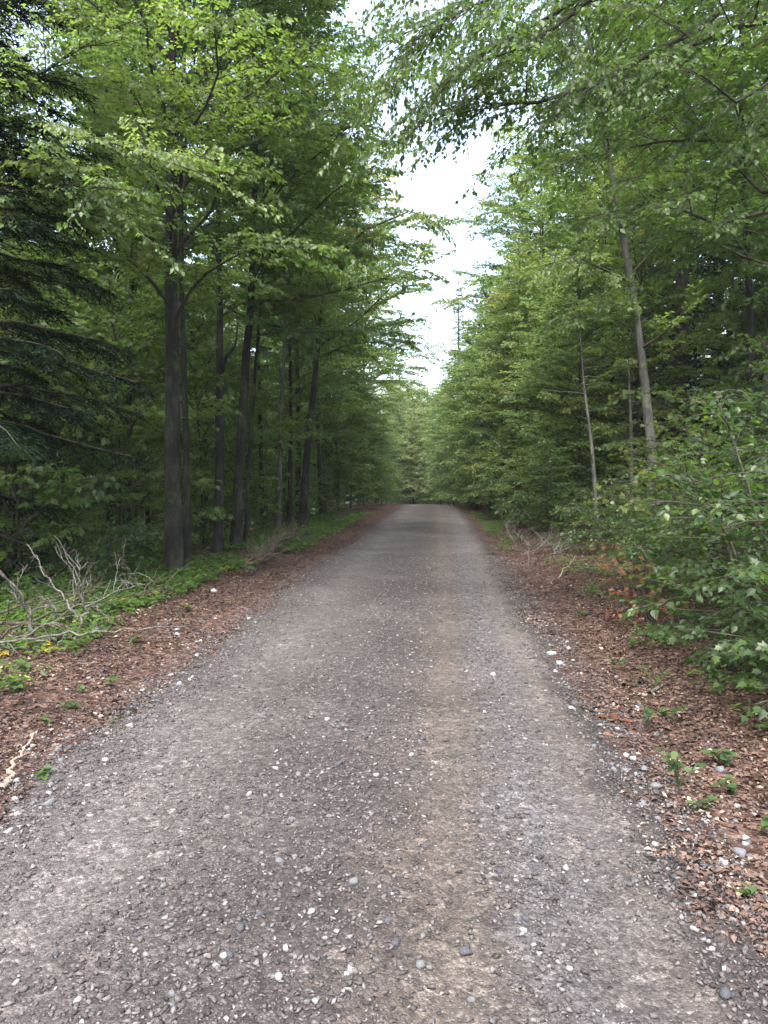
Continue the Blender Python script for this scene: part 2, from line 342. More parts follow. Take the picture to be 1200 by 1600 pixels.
# ------------------------------------------------------------------ tree growing
def limb_path(rng, p0, az, el0, el1, L, n=8, wander=.16):
    p = np.array(p0, float); out = [p.copy()]
    a = az
    for k in range(n):
        t = k / (n - 1); el = el0 + (el1 - el0) * t + rng.normal(0, .10); a += rng.normal(0, wander)
        p = p + np.array([math.cos(a) * math.cos(el), math.sin(a) * math.cos(el), math.sin(el)]) * L / n
        out.append(p.copy())
    return np.array(out)
def poly_at(pts, t):
    n = len(pts) - 1; f = np.clip(t * n, 0, n - 1e-6); i = f.astype(int); fr = (f - i)[:, None]
    return pts[i] * (1 - fr) + pts[i + 1] * fr, norm(pts[i + 1] - pts[i])
def grow(limbs, rng, sub_step=.26, twig_step=.11, leaf_step=.045, leaf=.08, start=.14, sub_k=.36, twig_len=.30,
         tube_g=None, leaf_g=None, fine=False, limb_r=None, flat=.6, droop=.3, keep=None, twigs=True, hang=.35, tint_mu=.45):
    S0, SD, SL, TT = [], [], [], []
    for li, pts in enumerate(limbs):
        L = np.linalg.norm(np.diff(pts, axis=0), axis=1).sum()
        r0 = (limb_r[li] if limb_r is not None else .010 + .008 * L)
        if tube_g is not None: tube(tube_g, pts, np.linspace(r0, .004, len(pts)), 5, rng.random())
        k = max(2, int(L * (1 - start) / sub_step)); ts = start + (1 - start) * (np.arange(k) + rng.random(k) * .7) / k
        ts = np.clip(ts, 0, .995); P, D = poly_at(pts, ts)
        sg = np.where(np.arange(k) % 2 == 0, 1, -1) * rng.uniform(.65, 1.15, k)
        d = rotz(D, sg); d[:, 2] = d[:, 2] * flat + rng.normal(.04, .22, k); d = norm(d)
        sl = (sub_k * L * (1 - ts) ** .7 + .22) * rng.uniform(.6, 1.2, k)
        S0.append(P); SD.append(d); SL.append(sl); tt = rng.normal(tint_mu, .12); TT.append(np.full(k, tt) + rng.normal(0, .05, k))
        P, D = poly_at(pts, np.array([.72])); S0.append(P); SD.append(D); SL.append(np.array([.28 * L])); TT.append(np.array([tt]))
    S0 = np.concatenate(S0); SD = np.concatenate(SD); SL = np.concatenate(SL); TT = np.concatenate(TT)
    if tube_g is not None:
        for a, d, l in zip(S0, SD, SL):
            s = np.array([0, .5, 1.])[:, None]
            tube(tube_g, a + d * s * l - np.array([0, 0, 1]) * droop * s * s * l * .5, (.0035 + .004 * l, .003 + .002 * l, .0015), 3, .5, cap=False)
    n = np.maximum(2, np.ceil(SL / twig_step)).astype(int); I = np.repeat(np.arange(len(SL)), n)
    j = np.concatenate([np.arange(x) for x in n]); s = (j + rng.random(len(j))) / n[I]; s = np.clip(s, .06, 1)
    D = SD[I].copy(); D[:, 2] -= droop * s * .8
    T0 = S0[I] + SD[I] * (s * SL[I])[:, None]; T0[:, 2] -= droop * s * s * SL[I] * .5
    sg = np.where(j % 2 == 0, 1, -1) * rng.uniform(.45, 1.1, len(j))
    TD = rotz(D, sg); TD[:, 2] += rng.normal(-.02, .16, len(j)); TD = norm(TD)
    TL = twig_len * (.5 + .5 * (1 - s)) * rng.uniform(.6, 1.25, len(j)); TL = np.minimum(TL, .1 + SL[I] * .7)
    if tube_g is not None and twigs:
        u = norm(np.cross(TD, np.array([0, 0, 1.]))); vv = np.cross(TD, u); r_ = .0022
        V = np.stack([T0 + u * r_, T0 - u * r_ * .5 + vv * r_, T0 - u * r_ * .5 - vv * r_, T0 + TD * TL[:, None]], 1)
        T = (np.arange(len(T0))[:, None, None] * 4 + np.array([(0, 1, 3), (1, 2, 3), (2, 0, 3)])[None]).reshape(-1, 3)
        tube_g.add(V.reshape(-1, 3), T, .5)
    m = np.maximum(2, np.ceil(TL / leaf_step)).astype(int); K = np.repeat(np.arange(len(TL)), m)
    j = np.concatenate([np.arange(x) for x in m]); q = (j + .6) / m[K]
    P = T0[K] + TD[K] * (q * TL[K])[:, None] + rng.normal(0, .008, (len(K), 3))
    ax = rotz(TD[K], np.where(j % 2 == 0, 1, -1) * rng.uniform(.3, 1.0, len(K)))
    ax[:, 2] += rng.normal(-hang, .28, len(K)); nr = np.stack([rng.normal(0, .62, len(K)), rng.normal(0, .62, len(K)), np.ones(len(K))], 1)
    Ls = leaf * rng.uniform(.5, 1.3, len(K)); tint = np.clip(TT[I][K] + rng.normal(0, .10, len(K)), 0, 1)
    if keep is not None:
        msk = keep(P); P, ax, nr, Ls, tint = P[msk], ax[msk], nr[msk], Ls[msk], tint[msk]
    if leaf_g is not None: leaves(leaf_g, P, ax, nr, Ls, Ls * .70, tint, fine=fine)
    return P, ax, nr, Ls, tint

def trunk_mesh(g, pts, r0, r1, rng, sides=12, flare=1.35):
    pts = np.asarray(pts, float)
    t = np.linspace(0, 1, 22); P, _ = poly_at(pts, t)
    P[1:-1] += rng.normal(0, r0 * .04, (20, 3)) * [1, 1, 0]
    r = r0 + (r1 - r0) * t; r[0] *= flare; r[1] *= 1 + (flare - 1) * .25
    tube(g, P, r, sides, .5, rough=.035, rng=rng)

def beech(name, base, trunk, r0, h0, Rm, nl, seed, label, leafm='beech', leaf=.085, bias=(0, 0), barkm='bark',
          shape='tall', fine=False, sub_step=.22, twig_step=.075, leaf_step=.034, group=None, keep=None, twigs=True, extra=None, extra_r=None, fork=None, droop=.25, tint_mu=.45, topk=1.0):
    """trunk: points relative to the base (world axes)"""
    rng = np.random.default_rng(seed)
    root = empty(name, base, label, 'tree', group)
    trunk = np.asarray(trunk, float); H = trunk[-1][2]
    g = Geo(); trunk_mesh(g, trunk, r0, r0 * .18, rng); g.build('trunk', M[barkm], root, smooth=True)
    if fork is not None:
        g = Geo(); tube(g, np.asarray(fork, float), np.linspace(r0 * .55, r0 * .1, len(fork)), 9, .5, rough=.03, rng=rng); g.build('fork_stem', M[barkm], root, smooth=True)
    limbs = []
    b = np.array(bias, float); zz = trunk[:, 2]
    for k in range(nl):
        u = (k + rng.random()) / nl; z = h0 + (H - h0) * u ** .92
        i = min(len(zz) - 2, max(0, np.searchsorted(zz, z) - 1)); f = (z - zz[i]) / max(1e-6, zz[i + 1] - zz[i])
        p0 = trunk[i] * (1 - f) + trunk[i + 1] * f
        az = k * 2.399 + rng.normal(0, .35)
        if shape == 'tall': L = Rm * (.28 + .78 * math.sin(math.pi * (.25 + .75 * u))) * (1 if u < .8 else 1 - (u - .8) * 2 * topk)
        else: L = Rm * min(1, .55 + 1.6 * u) * (1 - u ** 1.8) ** .8 + .3
        L *= 1 + b[0] * math.cos(az) + b[1] * math.sin(az); L *= rng.uniform(.7, 1.2)
        el0 = (.60 + .6 * u) + rng.normal(0, .2); limbs.append(limb_path(rng, p0, az, el0, -.22 + .5 * u, max(.5, L), wander=.22))
    lr = [.007 + .006 * np.linalg.norm(l[-1] - l[0]) for l in limbs]
    if extra is not None:
        for e in extra:
            e = np.asarray(e, float); z = min(max(e[0][2] - .25, .3), H - .2); i = min(len(zz) - 2, max(0, np.searchsorted(zz, z) - 1))
            f = (z - zz[i]) / max(1e-6, zz[i + 1] - zz[i]); p0 = trunk[i] * (1 - f) + trunk[i + 1] * f
            limbs.append(np.concatenate([[p0], e]) if np.linalg.norm(p0[:2] - e[0][:2]) > r0 * .6 else e)
        lr += list(extra_r)
    tg, lg = Geo(), Geo()
    grow(limbs, rng, sub_step, twig_step, leaf_step, leaf, tube_g=tg, leaf_g=lg, fine=fine, keep=keep, twigs=twigs, limb_r=lr, droop=droop, tint_mu=tint_mu)
    tg.build('branches', M['twig'], root, smooth=True)
    lg.build('crown', M[leafm], root)
    return root

def spruce(name, base, H, h0, Rm, seed, label, step=.26, needle=.06, group=None, dens=1.0, per=5, droop0=-.15, wr=.2):
    rng = np.random.default_rng(seed); root = empty(name, base, label, 'tree', group)
    g = Geo(); trunk_mesh(g, [(0, 0, -.4), (.02, 0, H * .5), (0, .03, H)], .012 * H + .05, .02, rng); g.build('trunk', M['bark_dark'], root, smooth=True)
    tg, lg = Geo(), Geo(); z = h0; A0, AD, AL = [], [], []
    while z < H - .3:
        u = (z - h0) / (H - h0)
        for k in range(per):
            az = k * 2 * math.pi / per + z * 1.9 + rng.normal(0, .25); L = max(.25, Rm * (1 - u) ** .8 * rng.uniform(.75, 1.12))
            pts = limb_path(rng, (0, 0, z + rng.normal(0, .08)), az, droop0 + .5 * u, -.30 + .5 * u, L, 7, .06)
            tube(tg, pts, np.linspace(.008 + .007 * L, .003, 8), 4, .5)
            n = max(3, int(L / .09 * dens)); t = .12 + .88 * (np.arange(n) + rng.random(n) * .6) / n; P, D = poly_at(pts, np.clip(t, 0, .99))
            sg = np.where(np.arange(n) % 2 == 0, 1, -1) * rng.uniform(.6, 1.05, n); d = rotz(D, sg); d[:, 2] += rng.normal(-.18, .14, n)
            A0.append(P); AD.append(norm(d)); AL.append((.30 * L * (1 - t) ** .6 + .14) * rng.uniform(.6, 1.2, n))
            A0.append(pts[3:7]); AD.append(norm(np.diff(pts, axis=0)[3:7])); AL.append(np.full(4, L / 7))
        z += step * (1 + .5 * (1 - u)) * rng.uniform(.8, 1.2)
    A0 = np.concatenate(A0); AD = np.concatenate(AD); AL = np.concatenate(AL)
    m = np.maximum(4, (AL / (needle * .30) * dens)).astype(int); K = np.repeat(np.arange(len(AL)), m); j = np.concatenate([np.arange(x) for x in m])
    s = (j + rng.random(len(j))) / m[K]; P = A0[K] + AD[K] * (s * AL[K])[:, None]; P[:, 2] -= .18 * s * s * AL[K]
    ax = norm(rotz(AD[K], np.where(j % 2 == 0, 1, -1) * rng.uniform(.4, 1.1, len(K))) + rng.normal(0, .22, (len(K), 3)))
    nr = rng.normal(0, .5, (len(K), 3)) + [0, 0, 1]
    leaves(lg, P, ax, nr, needle * rng.uniform(.7, 1.3, len(K)), needle * wr, rng.random(len(K)))
    tg.build('branches', M['bark_dark'], root, smooth=True); lg.build('crown', M['needle'], root)
    return root

def gbase(x, y): return (x, y, height(x, y) - .05)
def px_trunk(pix, Y, top_h=None, z0=None):
    """trunk through photo pixels at depth Y -> base, relative points (first point sits on the ground)"""
    P = [at(px, py, Y) for px, py in pix]
    b = P[0].copy(); zg = height(b[0], Y) - .1; b[2] = zg
    pts = [b] + [p for p in P[1:] if p[2] > zg + .3]
    if top_h is not None:
        d = pts[-1] - pts[-2]; d = d / max(.01, d[2]); k = top_h + zg - pts[-1][2]
        if k > 0: pts.append(pts[-1] + np.array([d[0], d[1], 1]) * k)
    pts = np.array(pts) - b
    return tuple(b), pts

# ------------------------------------------------------------------ the left-hand trees, near to far
def px_limb(pix, Y0, Y1, base):
    n = len(pix); return np.array([at(px, py, Y0 + (Y1 - Y0) * k / (n - 1)) for k, (px, py) in enumerate(pix)]) - np.array(base)
b, t = px_trunk([(272, 905), (270, 700), (268, 430), (268, 180), (270, 0)], 11.6, 17)
ex = [px_limb([(285, 380), (330, 330), (345, 280), (370, 260), (430, 300)], 11.6, 10.2, b), px_limb([(268, 400), (200, 340), (120, 330), (40, 350)], 11.6, 9.5, b),
      px_limb([(272, 330), (330, 190), (400, 140), (500, 60)], 11.6, 10.5, b), px_limb([(262, 250), (200, 160), (110, 110), (0, 135)], 11.6, 8.5, b)]
beech('beech_tree', b, t, .142, 3.6, 3.8, 60, 11, 'thickest dark beech trunk on the left, touching a thinner stem', bias=(.1, -.15), extra=ex, extra_r=[.035, .04, .04, .04], leaf=.078)
b, t = px_trunk([(291, 890), (292, 720), (287, 560), (283, 430), (284, 200), (290, 60)], 12.3, 14)
beech('beech_tree', b, t, .062, 5.0, 2.4, 24, 12, 'thinner beech stem pressed against the thickest left trunk', leaf=.078)
b, t = px_trunk([(341, 872), (343, 700), (343, 580), (343, 450), (340, 300), (345, 100)], 14.6, 16)
fk = px_limb([(344, 590), (352, 560), (368, 540), (372, 500)], 14.6, 14.2, b)
beech('beech_tree', b, t, .095, 4.4, 2.9, 34, 13, 'slim dark beech with a side fork, right of the thickest trunk', bias=(.0, 0), fork=fk, leaf=.085)
b, t = px_trunk([(368, 868), (376, 700), (383, 580), (392, 480), (396, 380), (400, 200), (398, 40)], 15.2, 12)
ex = [px_limb([(412, 470), (470, 468), (540, 452), (600, 435), (665, 400)], 15.2, 13, b), px_limb([(400, 500), (470, 520), (560, 515), (640, 500)], 15.2, 13.5, b),
      px_limb([(398, 420), (450, 370), (520, 300), (600, 250)], 15.2, 13, b), px_limb([(398, 330), (450, 250), (510, 220), (570, 160)], 15.2, 13, b)]
beech('beech_tree', b, t, .11, 4.2, 2.9, 38, 14, 'dark beech leaning slightly right, its long low boughs reaching over the road', bias=(.05, -.1), extra=ex, extra_r=[.04, .035, .04, .035], leaf=.085)
b, t = px_trunk([(384, 850), (390, 700), (400, 560), (410, 450), (412, 300)], 16.0, 12)
beech('beech_tree', b, t, .05, 4.6, 2.2, 20, 15, 'thin stem close behind the right-leaning dark beech', leaf=.11)
b, t = px_trunk([(434, 838), (437, 740), (440, 630), (444, 540), (445, 400)], 19.5, 15)
beech('beech_tree', b, t, .075, 5.6, 3.0, 28, 16, 'slim pale grey beech trunk between two darker leaning ones', barkm='bark_pale', bias=(0, 0), leaf=.10)
b, t = px_trunk([(472, 832), (477, 750), (484, 660), (494, 570), (500, 500), (502, 350)], 21, 12.5)
ex = [px_limb([(500, 540), (560, 500), (620, 440), (690, 400)], 21, 18, b), px_limb([(505, 420), (570, 360), (640, 330), (690, 345)], 21, 18, b)]
beech('beech_tree', b, t, .125, 4.8, 3.0, 36, 17, 'grey brown beech leaning right beside the green verge patch', bias=(.1, 0), extra=ex, extra_r=[.04, .04], leaf=.10)

# ------------------------------------------------------------------ shared kinds of tree, copied
used = {}
def put(proto, x, y, rz, s, label, group=None, sz=None, dz=0):
    loc = (x, y, height(x, y) - .05 + dz)
    if proto.name not in used:
        used[proto.name] = 1; proto.location = loc; proto.rotation_euler = (0, 0, rz); proto.scale = (s, s, sz or s)
        proto['label'] = label
        if group: proto['group'] = group
        elif 'group' in proto: del proto['group']
        return proto
    r = copy_tree(proto, loc, rz, s, label, None, sz)
    if group: r['group'] = group
    elif 'group' in r: del r['group']
    return r
Z = (0, 0, 0)
tallA = beech('beech_tree', Z, [(0, 0, -.5), (.05, 0, 5), (-.1, .1, 11), (.1, 0, 18)], .14, 2.8, 3.9, 70, 21, 'x', bias=(.3, 0), leaf=.115, leaf_step=.05, twig_step=.10)
tallB = beech('beech_tree', Z, [(0, 0, -.5), (.25, 0, 6), (.5, .1, 12), (.7, 0, 17)], .11, 3.6, 3.5, 60, 22, 'x', bias=(.35, 0), leaf=.115, leaf_step=.05, twig_step=.10, tint_mu=.55)
youngA = beech('beech_sapling', Z, [(0, 0, -.3), (.05, 0, 4), (.1, .1, 9.5)], .05, .25, 2.2, 95, 23, 'x', shape='cone', leaf=.092, leafm='beech', tint_mu=.5, sub_step=.22, leaf_step=.05)
youngB = beech('beech_sapling', Z, [(0, 0, -.3), (-.05, 0, 3), (.1, .1, 7)], .04, .2, 1.9, 80, 24, 'x', shape='cone', leaf=.085, leafm='beech_light', tint_mu=.45, sub_step=.22, leaf_step=.05)
lowA = beech('beech_sapling', Z, [(0, 0, -.3), (.1, 0, 2), (.2, .1, 4.2)], .025, .3, 1.7, 36, 25, 'x', shape='cone', leaf=.10, leaf_step=.05, twig_step=.11)
slim = beech('beech_tree', Z, [(0, 0, -.5), (.1, 0, 5), (.0, .2, 10), (.2, 0, 15)], .075, 1.8, 2.6, 55, 26, 'x', leaf=.16, leaf_step=.07, twig_step=.14, twigs=False)
slimB = beech('beech_tree', Z, [(0, 0, -.5), (-.2, 0, 5), (-.5, .2, 10), (-.6, 0, 16)], .11, 5.0, 3.0, 48, 27, 'x', leaf=.16, leaf_step=.07, twig_step=.14, twigs=False)
farS = spruce('spruce_tree', Z, 17, 1.5, 2.6, 28, 'x', step=.42, needle=.17, dens=.6, per=6, wr=.3)

rs = random.Random(5)
# left edge beyond the custom trees: crowns lean over the road
for (x, y, p, s, lb) in [(-5.1, 27, tallA, .8, 'tall leafy beech behind the grey brown leaning beech'),
                         (-5.2, 33, tallB, .9, 'dark slim beech standing at the left verge where the brush begins'),
                         (-5.9, 40, tallA, .9, 'tall beech on the left between the brush pile and the road crest'),
                         (-5.2, 48, tallB, 1.1, 'tall beech on the left just before the road crest'),
                         (-8.5, 57, tallA, 1.0, 'farthest tall beech on the left of the road crest')]:
    put(p, x, y, rs.uniform(-.4, .4), s, lb)
for k, (x, y, p, s) in enumerate([(-4.3, 36, youngA, .8), (-4.4, 43, youngB, 1.0), (-4.3, 50, youngA, .75), (-4.7, 57, youngB, 1.05), (-5.6, 64, youngA, .9),
                     (-4.6, 30, lowA, 1.0), (-5.2, 25, lowA, .9)]):
    put(p, x, y, rs.uniform(0, 6), s, ['nearest', 'second', 'third', 'fourth', 'farthest', 'low second nearest', 'lowest nearest'][k] + ' leafy young beech lining the far left edge of the gravel road', 'young beeches along the far left road edge')
# end of the road, beyond the crest
for k, (px, y, p, s) in enumerate([(652, 80, youngB, 1.9), (680, 83, youngB, 1.75), (628, 81, youngB, 1.9), (703, 79, youngB, 1.7), (612, 84, youngA, 1.6), (666, 86, youngB, 2.1), (640, 88, youngB, 2.3), (692, 88, youngB, 2.1), (646, 77, youngB, 1.5), (668, 78, youngB, 1.35), (690, 76, youngB, 1.4), (655, 95, youngB, 2.4), (620, 93, youngB, 2.4), (676, 97, youngB, 2.3), (668, 92, youngA, 1.2),
                                   (640, 96, youngB, 1.6), (690, 95, youngB, 1.45), (720, 84, youngA, 1.3)]):
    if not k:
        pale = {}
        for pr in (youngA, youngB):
            me = [c for c in pr.children if c.name.startswith('crown')][0].data.copy(); me.materials.clear(); me.materials.append(M['beech_pale_lit']); pale[pr] = me  # crown copy in the paler leaf colour, partly painted-in light
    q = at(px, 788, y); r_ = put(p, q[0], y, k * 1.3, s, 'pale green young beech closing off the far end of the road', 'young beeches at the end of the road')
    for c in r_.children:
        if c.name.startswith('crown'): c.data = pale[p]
q = at(716, 640, 70); put(farS, q[0], 70, 0, 1.0, 'tall sparse spruce against the sky above the end of the road', dz=3)
for (px, y, s) in [(610, 105, 1.3), (760, 88, 1.1), (800, 80, 1.15)]:
    q = at(px, 700, y); put(farS, q[0], y, px, s, 'hazy distant spruce behind the trees at the end of the road', 'distant spruces beyond the road end')

# right-hand wall of young beeches
rw = random.Random(8)
ORD = 'first second third fourth fifth sixth seventh eighth ninth tenth eleventh twelfth thirteenth fourteenth fifteenth sixteenth seventeenth eighteenth nineteenth'.split()
for k, (x, y, p, s) in enumerate([(3.6, 20.5, youngA, .80), (4.9, 20, youngA, 1.0), (3.3, 23.5, youngB, 1.05), (3.0, 26.5, youngA, .95), (2.9, 30, youngB, 1.25), (2.6, 33.5, youngA, 1.05),
                                  (2.4, 37.5, youngB, 1.3), (2.2, 42, youngA, 1.0), (1.9, 47, youngB, 1.3), (1.6, 52, youngA, 1.05), (1.3, 57.5, youngB, 1.3), (1.0, 63, youngA, 1.0), (.4, 70, youngB, 1.2),
                                  (5.0, 25, youngA, 1.1), (4.8, 29, youngA, 1.2), (4.4, 34, youngB, 1.5), (4.2, 40, youngA, 1.3), (3.8, 46, youngB, 1.6), (3.6, 53, youngA, 1.3)]):
    lab = ('nearest young beech of the dense leafy wall right of the road' if k == 0 else ORD[k - 1] + ' young beech back from the nearest in the leafy wall right of the road')
    x -= .45 * (k < 13) * (y > 24)
    put(p, x, y, rw.uniform(0, 6), s, lab, None if k == 0 else 'young beeches in the leafy wall right of the road')
for k in range(17):
    y = 19 + k * 2.9; x = road_cx(y) + 2.75 - .4 * (y > 35) + rw.uniform(-.2, .45)
    put(lowA, x, y, rw.uniform(0, 6), rw.uniform(.5, .85), 'low leafy sapling at the foot of the leafy wall right of the road', 'low saplings along the right road edge')
for k in range(13):
    y = 38 + k * 2.1; x = road_cx(y) + 2.05 + rw.uniform(0, .25)
    put(lowA, x, y, rw.uniform(0, 6), rw.uniform(.4, .6), 'knee-high leafy sapling on the far right road edge', 'knee-high saplings on the far right road edge')
for k in range(12):
    y = 27 + k * 3.1; x = road_cx(y) - 3.0 - rw.uniform(0, .6)
    put(lowA, x, y, rw.uniform(0, 6), rw.uniform(.5, .85), 'low leafy sapling along the far left edge of the road', 'low saplings along the far left road edge')
for (x, y, p, s, lb) in [(5.4, 27, tallA, .95, 'nearest tall beech rising behind the leafy wall right of the road'),
                         (4.8, 34, tallB, 1.0, 'tall beech rising midway along the leafy wall right of the road'),
                         (4.6, 43, tallA, 1.0, 'tall beech rising near the far end of the leafy wall right of the road')]:
    put(p, x, y, math.pi + rs.uniform(-.4, .4), s, lb)
put(farS, 5.0, 38, 1, 1.05, 'dark spruce whose top shows left of the right-hand beech crowns')
put(farS, 7.2, 24, 2, 1.15, 'dark spruce showing behind the leaning grey trunk')

for x, y, s_, lb in [(-5.7, 13.2, 1.25, 'leafy understory beech spreading between the thickest trunk and the fork-stemmed one'), (-7.0, 12.4, 1.35, 'leafy understory beech left of the thickest trunk'),
                     (-5.5, 17.4, 1.2, 'leafy understory beech behind the right-leaning dark beech'), (-5.3, 20.0, 1.2, 'leafy understory beech beside the slim pale trunk'),
                     (-8.6, 15.5, 1.4, 'leafy understory beech behind the dim pair of trunks')]:
    put(lowA, x, y, x * 3, s_, lb)
# forest interior
def scatter(rng, n, box, protos, label, group, md, avoid=lambda x, y: False, sr=(.8, 1.2), dz=0):
    pts = []; tries = 0
    while len(pts) < n and tries < n * 60:
        tries += 1; x = rng.uniform(box[0], box[1]); y = rng.uniform(box[2], box[3])
        if any((x - a) ** 2 + (y - b_) ** 2 < md * md for a, b_ in pts) or avoid(x, y): continue
        if abs(math.atan2(x, max(y, .1)) + R(4.3)) > R(36): continue
        pts.append((x, y)); put(rng.choice(protos), x, y, rng.uniform(0, 6.28), rng.uniform(*sr), label, group, dz=dz)
r1 = random.Random(31)
scatter(r1, 13, (-17, -6.6, 13, 34), [slim, slimB, slim], 'slender beech among the shaded trunks inside the left forest', 'slender beeches inside the left forest', 2.2, sr=(.6, .9))
for px, Y, s_, lb in [(45, 17, .7, 'thin dark stem farthest left in the shade behind the pale dead branches'), (108, 15.5, .6, 'thin dark stem between the spruce boughs and the thickest trunk'),
                      (168, 16, .85, 'dim trunk in the shade, left one of the pair left of the thickest trunk'), (193, 17.5, .85, 'dim trunk in the shade, right one of the pair left of the thickest trunk'),
                      (232, 22, .7, 'thin shaded stem just left of the thickest trunk'), (318, 24, .7, 'thin shaded stem between the thickest trunk and the fork-stemmed beech'),
                      (412, 24, .75, 'thin dark stem left of the slim pale trunk'), (452, 23, .7, 'dark stem touching the right side of the slim pale trunk'),
                      (503, 29, .8, 'thin dark stem right of the grey brown leaning beech'), (530, 34, .9, 'second thin dark stem right of the grey brown leaning beech')]:
    q = at(px, 820, Y); put(slimB, q[0], Y, px * .7, s_, lb)
scatter(r1, 16, (-16, -6.0, 13, 30), [lowA], 'low leafy beech sapling in the shade of the left forest', 'understory saplings in the left forest', 2.2, sr=(.7, 1.25))
scatter(r1, 34, (-34, -7.5, 30, 70), [slim, slimB, youngA, tallA], 'beech deep in the left forest', 'beeches deep in the left forest', 2.8, sr=(.9, 1.3))
scatter(r1, 16, (-26, -12, 20, 48), [youngA], 'bushy young beech far back in the left forest', 'bushy young beeches deep in the left forest', 3, sr=(.7, 1))
scatter(r1, 34, (-45, -5.5, 62, 115), [youngA, youngB, tallA], 'beech far back on the left beyond the road crest', 'beeches beyond the crest on the left', 2.6, avoid=lambda x, y: -16 < x + .06 * (y - 60) and True, sr=(1, 1.5))
scatter(r1, 20, (-30, -8, 36, 62), [youngA, lowA], 'leafy sapling filling the far left forest', 'saplings filling the far left forest', 2.6, sr=(.9, 1.4))
for k in range(26):
    x = -27 + k * 1.9
    if -6 < x < 1.2: continue
    put([youngA, youngB][k % 2], x + r1.uniform(-.6, .6), 68 + (k % 3) * 3.5, k, r1.uniform(1.15, 1.5), 'young beech in the green thicket closing the view below the road crest', 'thicket beyond the road crest')
r2 = random.Random(33)
scatter(r2, 24, (4, 45, 66, 115), [youngA, youngB, tallA], 'beech far back on the right beyond the road crest', 'beeches beyond the crest on the right', 2.6, avoid=lambda x, y: x < 7, sr=(1, 1.5))
scatter(r2, 14, (6.0, 15, 14, 32), [slim, slimB, slim, slimB], 'slender beech inside the right forest behind the leaning trunk', 'slender beeches inside the right forest', 1.9)
scatter(r2, 24, (6, 26, 26, 70), [slim, slimB, youngA, tallB], 'beech deep in the right forest', 'beeches deep in the right forest', 2.6, sr=(.9, 1.3))
scatter(r2, 9, (7, 20, 16, 40), [youngA, farS], 'bushy tree far back in the right forest', 'bushy trees deep in the right forest', 3)

# ------------------------------------------------------------------ right side, individual trees
b, t = px_trunk([(1024, 770), (1018, 700), (1007, 600), (990, 470), (976, 380), (955, 265), (936, 165), (925, 90)], 16, 15)
ex = [px_limb([(988, 512), (960, 498), (900, 495), (845, 525)], 16, 15.3, b), px_limb([(984, 480), (950, 472), (890, 475)], 16, 15, b),
      px_limb([(1000, 545), (1040, 520), (1090, 460)], 16, 15, b), px_limb([(985, 430), (1050, 360), (1130, 350)], 16, 15, b), px_limb([(985, 440), (900, 400), (830, 420)], 16, 14, b)]
beech('beech_tree', b, t, .112, 7.0, 3.3, 26, 41, 'pale grey trunk leaning left above the right-hand bushes', barkm='bark_pale', leaf=.09, extra=ex, extra_r=[.03, .022, .03, .03, .03], keep=None)
def snag(pix, Y, r, label, seed):
    b, t = px_trunk(pix, Y); rng = np.random.default_rng(seed); g = Geo(); n = len(t)
    T, _ = poly_at(t, np.linspace(0, 1, 14)); tube(g, T, np.linspace(r, .008, 14), 7, .5, rough=.04, rng=rng)
    for k in range(16):
        p, _ = poly_at(t, np.array([.25 + .73 * k / 16])); L = rng.uniform(.5, 1.3) * (1 - .4 * k / 16)
        tube(g, limb_path(rng, p[0], rng.uniform(0, 6.28), .2, .1, L, 6, .2), np.linspace(.010, .003, 7), 4, .5)
    o = g.build('dead_tree', M['bark_pale'], smooth=True); o.location = b; tag(o, label, 'tree')
snag([(938, 790), (925, 700), (912, 600), (905, 505)], 15.5, .05, 'thin bare dead tree with side twigs, left of the leaning grey trunk', 1)
snag([(990, 760), (985, 650), (982, 560)], 17.5, .06, 'thin dark bare stem right behind the leaning grey trunk', 2)
# near beech outside the frame on the right; its boughs hang into the picture
B = (5.0, 8.2, height(5.0, 8.2) - .1)
ex = [px_limb([(1330, 10), (1200, 30), (1130, 45), (1060, 80), (1000, 105), (940, 125), (850, 190)], 8.0, 7.2, B),
      px_limb([(1330, 200), (1200, 330), (1120, 350), (1060, 325), (1000, 320), (900, 345)], 8.2, 7.6, B),
      px_limb([(1300, -60), (1100, -60), (920, 0), (870, 40), (800, 80), (700, 110)], 8.0, 7.0, B),
      px_limb([(1300, -200), (1050, -80), (900, -60), (760, 0), (690, 30), (610, 60)], 8.0, 7.4, B),
      px_limb([(1300, -150), (1100, 40), (920, 135), (840, 160), (760, 162), (740, 150)], 8.2, 7.3, B),
      px_limb([(1330, 60), (1200, 130), (1150, 160), (1100, 120), (1040, 90)], 8.2, 7.0, B),
      px_limb([(1330, 300), (1190, 300), (1130, 240), (1060, 160), (1000, 90)], 8.2, 8.6, B),
      px_limb([(1330, 420), (1250, 430), (1160, 400), (1100, 370), (1030, 350)], 8.2, 8.6, B),
      px_limb([(1300, -200), (1000, -190), (800, -120), (680, -60), (590, -10)], 8.4, 8.6, B),
      px_limb([(1300, -150), (1000, -60), (850, 30), (740, 90), (650, 170)], 8.0, 7.2, B), px_limb([(1300, -300), (1000, -200), (800, -60), (680, 40), (605, 150)], 8.2, 7.8, B),
      px_limb([(1320, 100), (1150, 220), (1040, 220), (930, 240), (840, 270)], 8.4, 9.2, B)]
hang = beech('beech_tree', B, [(0, 0, 0), (.05, 0, 4), (0, .1, 9)], .16, 4.5, .9, 6, 43, 'near beech whose dark boughs hang over the top right of the picture',
      leaf=.056, extra=ex, extra_r=[.055, .035, .05, .04, .045, .03, .03, .03, .04, .04, .04, .03], sub_step=.19, droop=.5, leaf_step=.032, twig_step=.075)
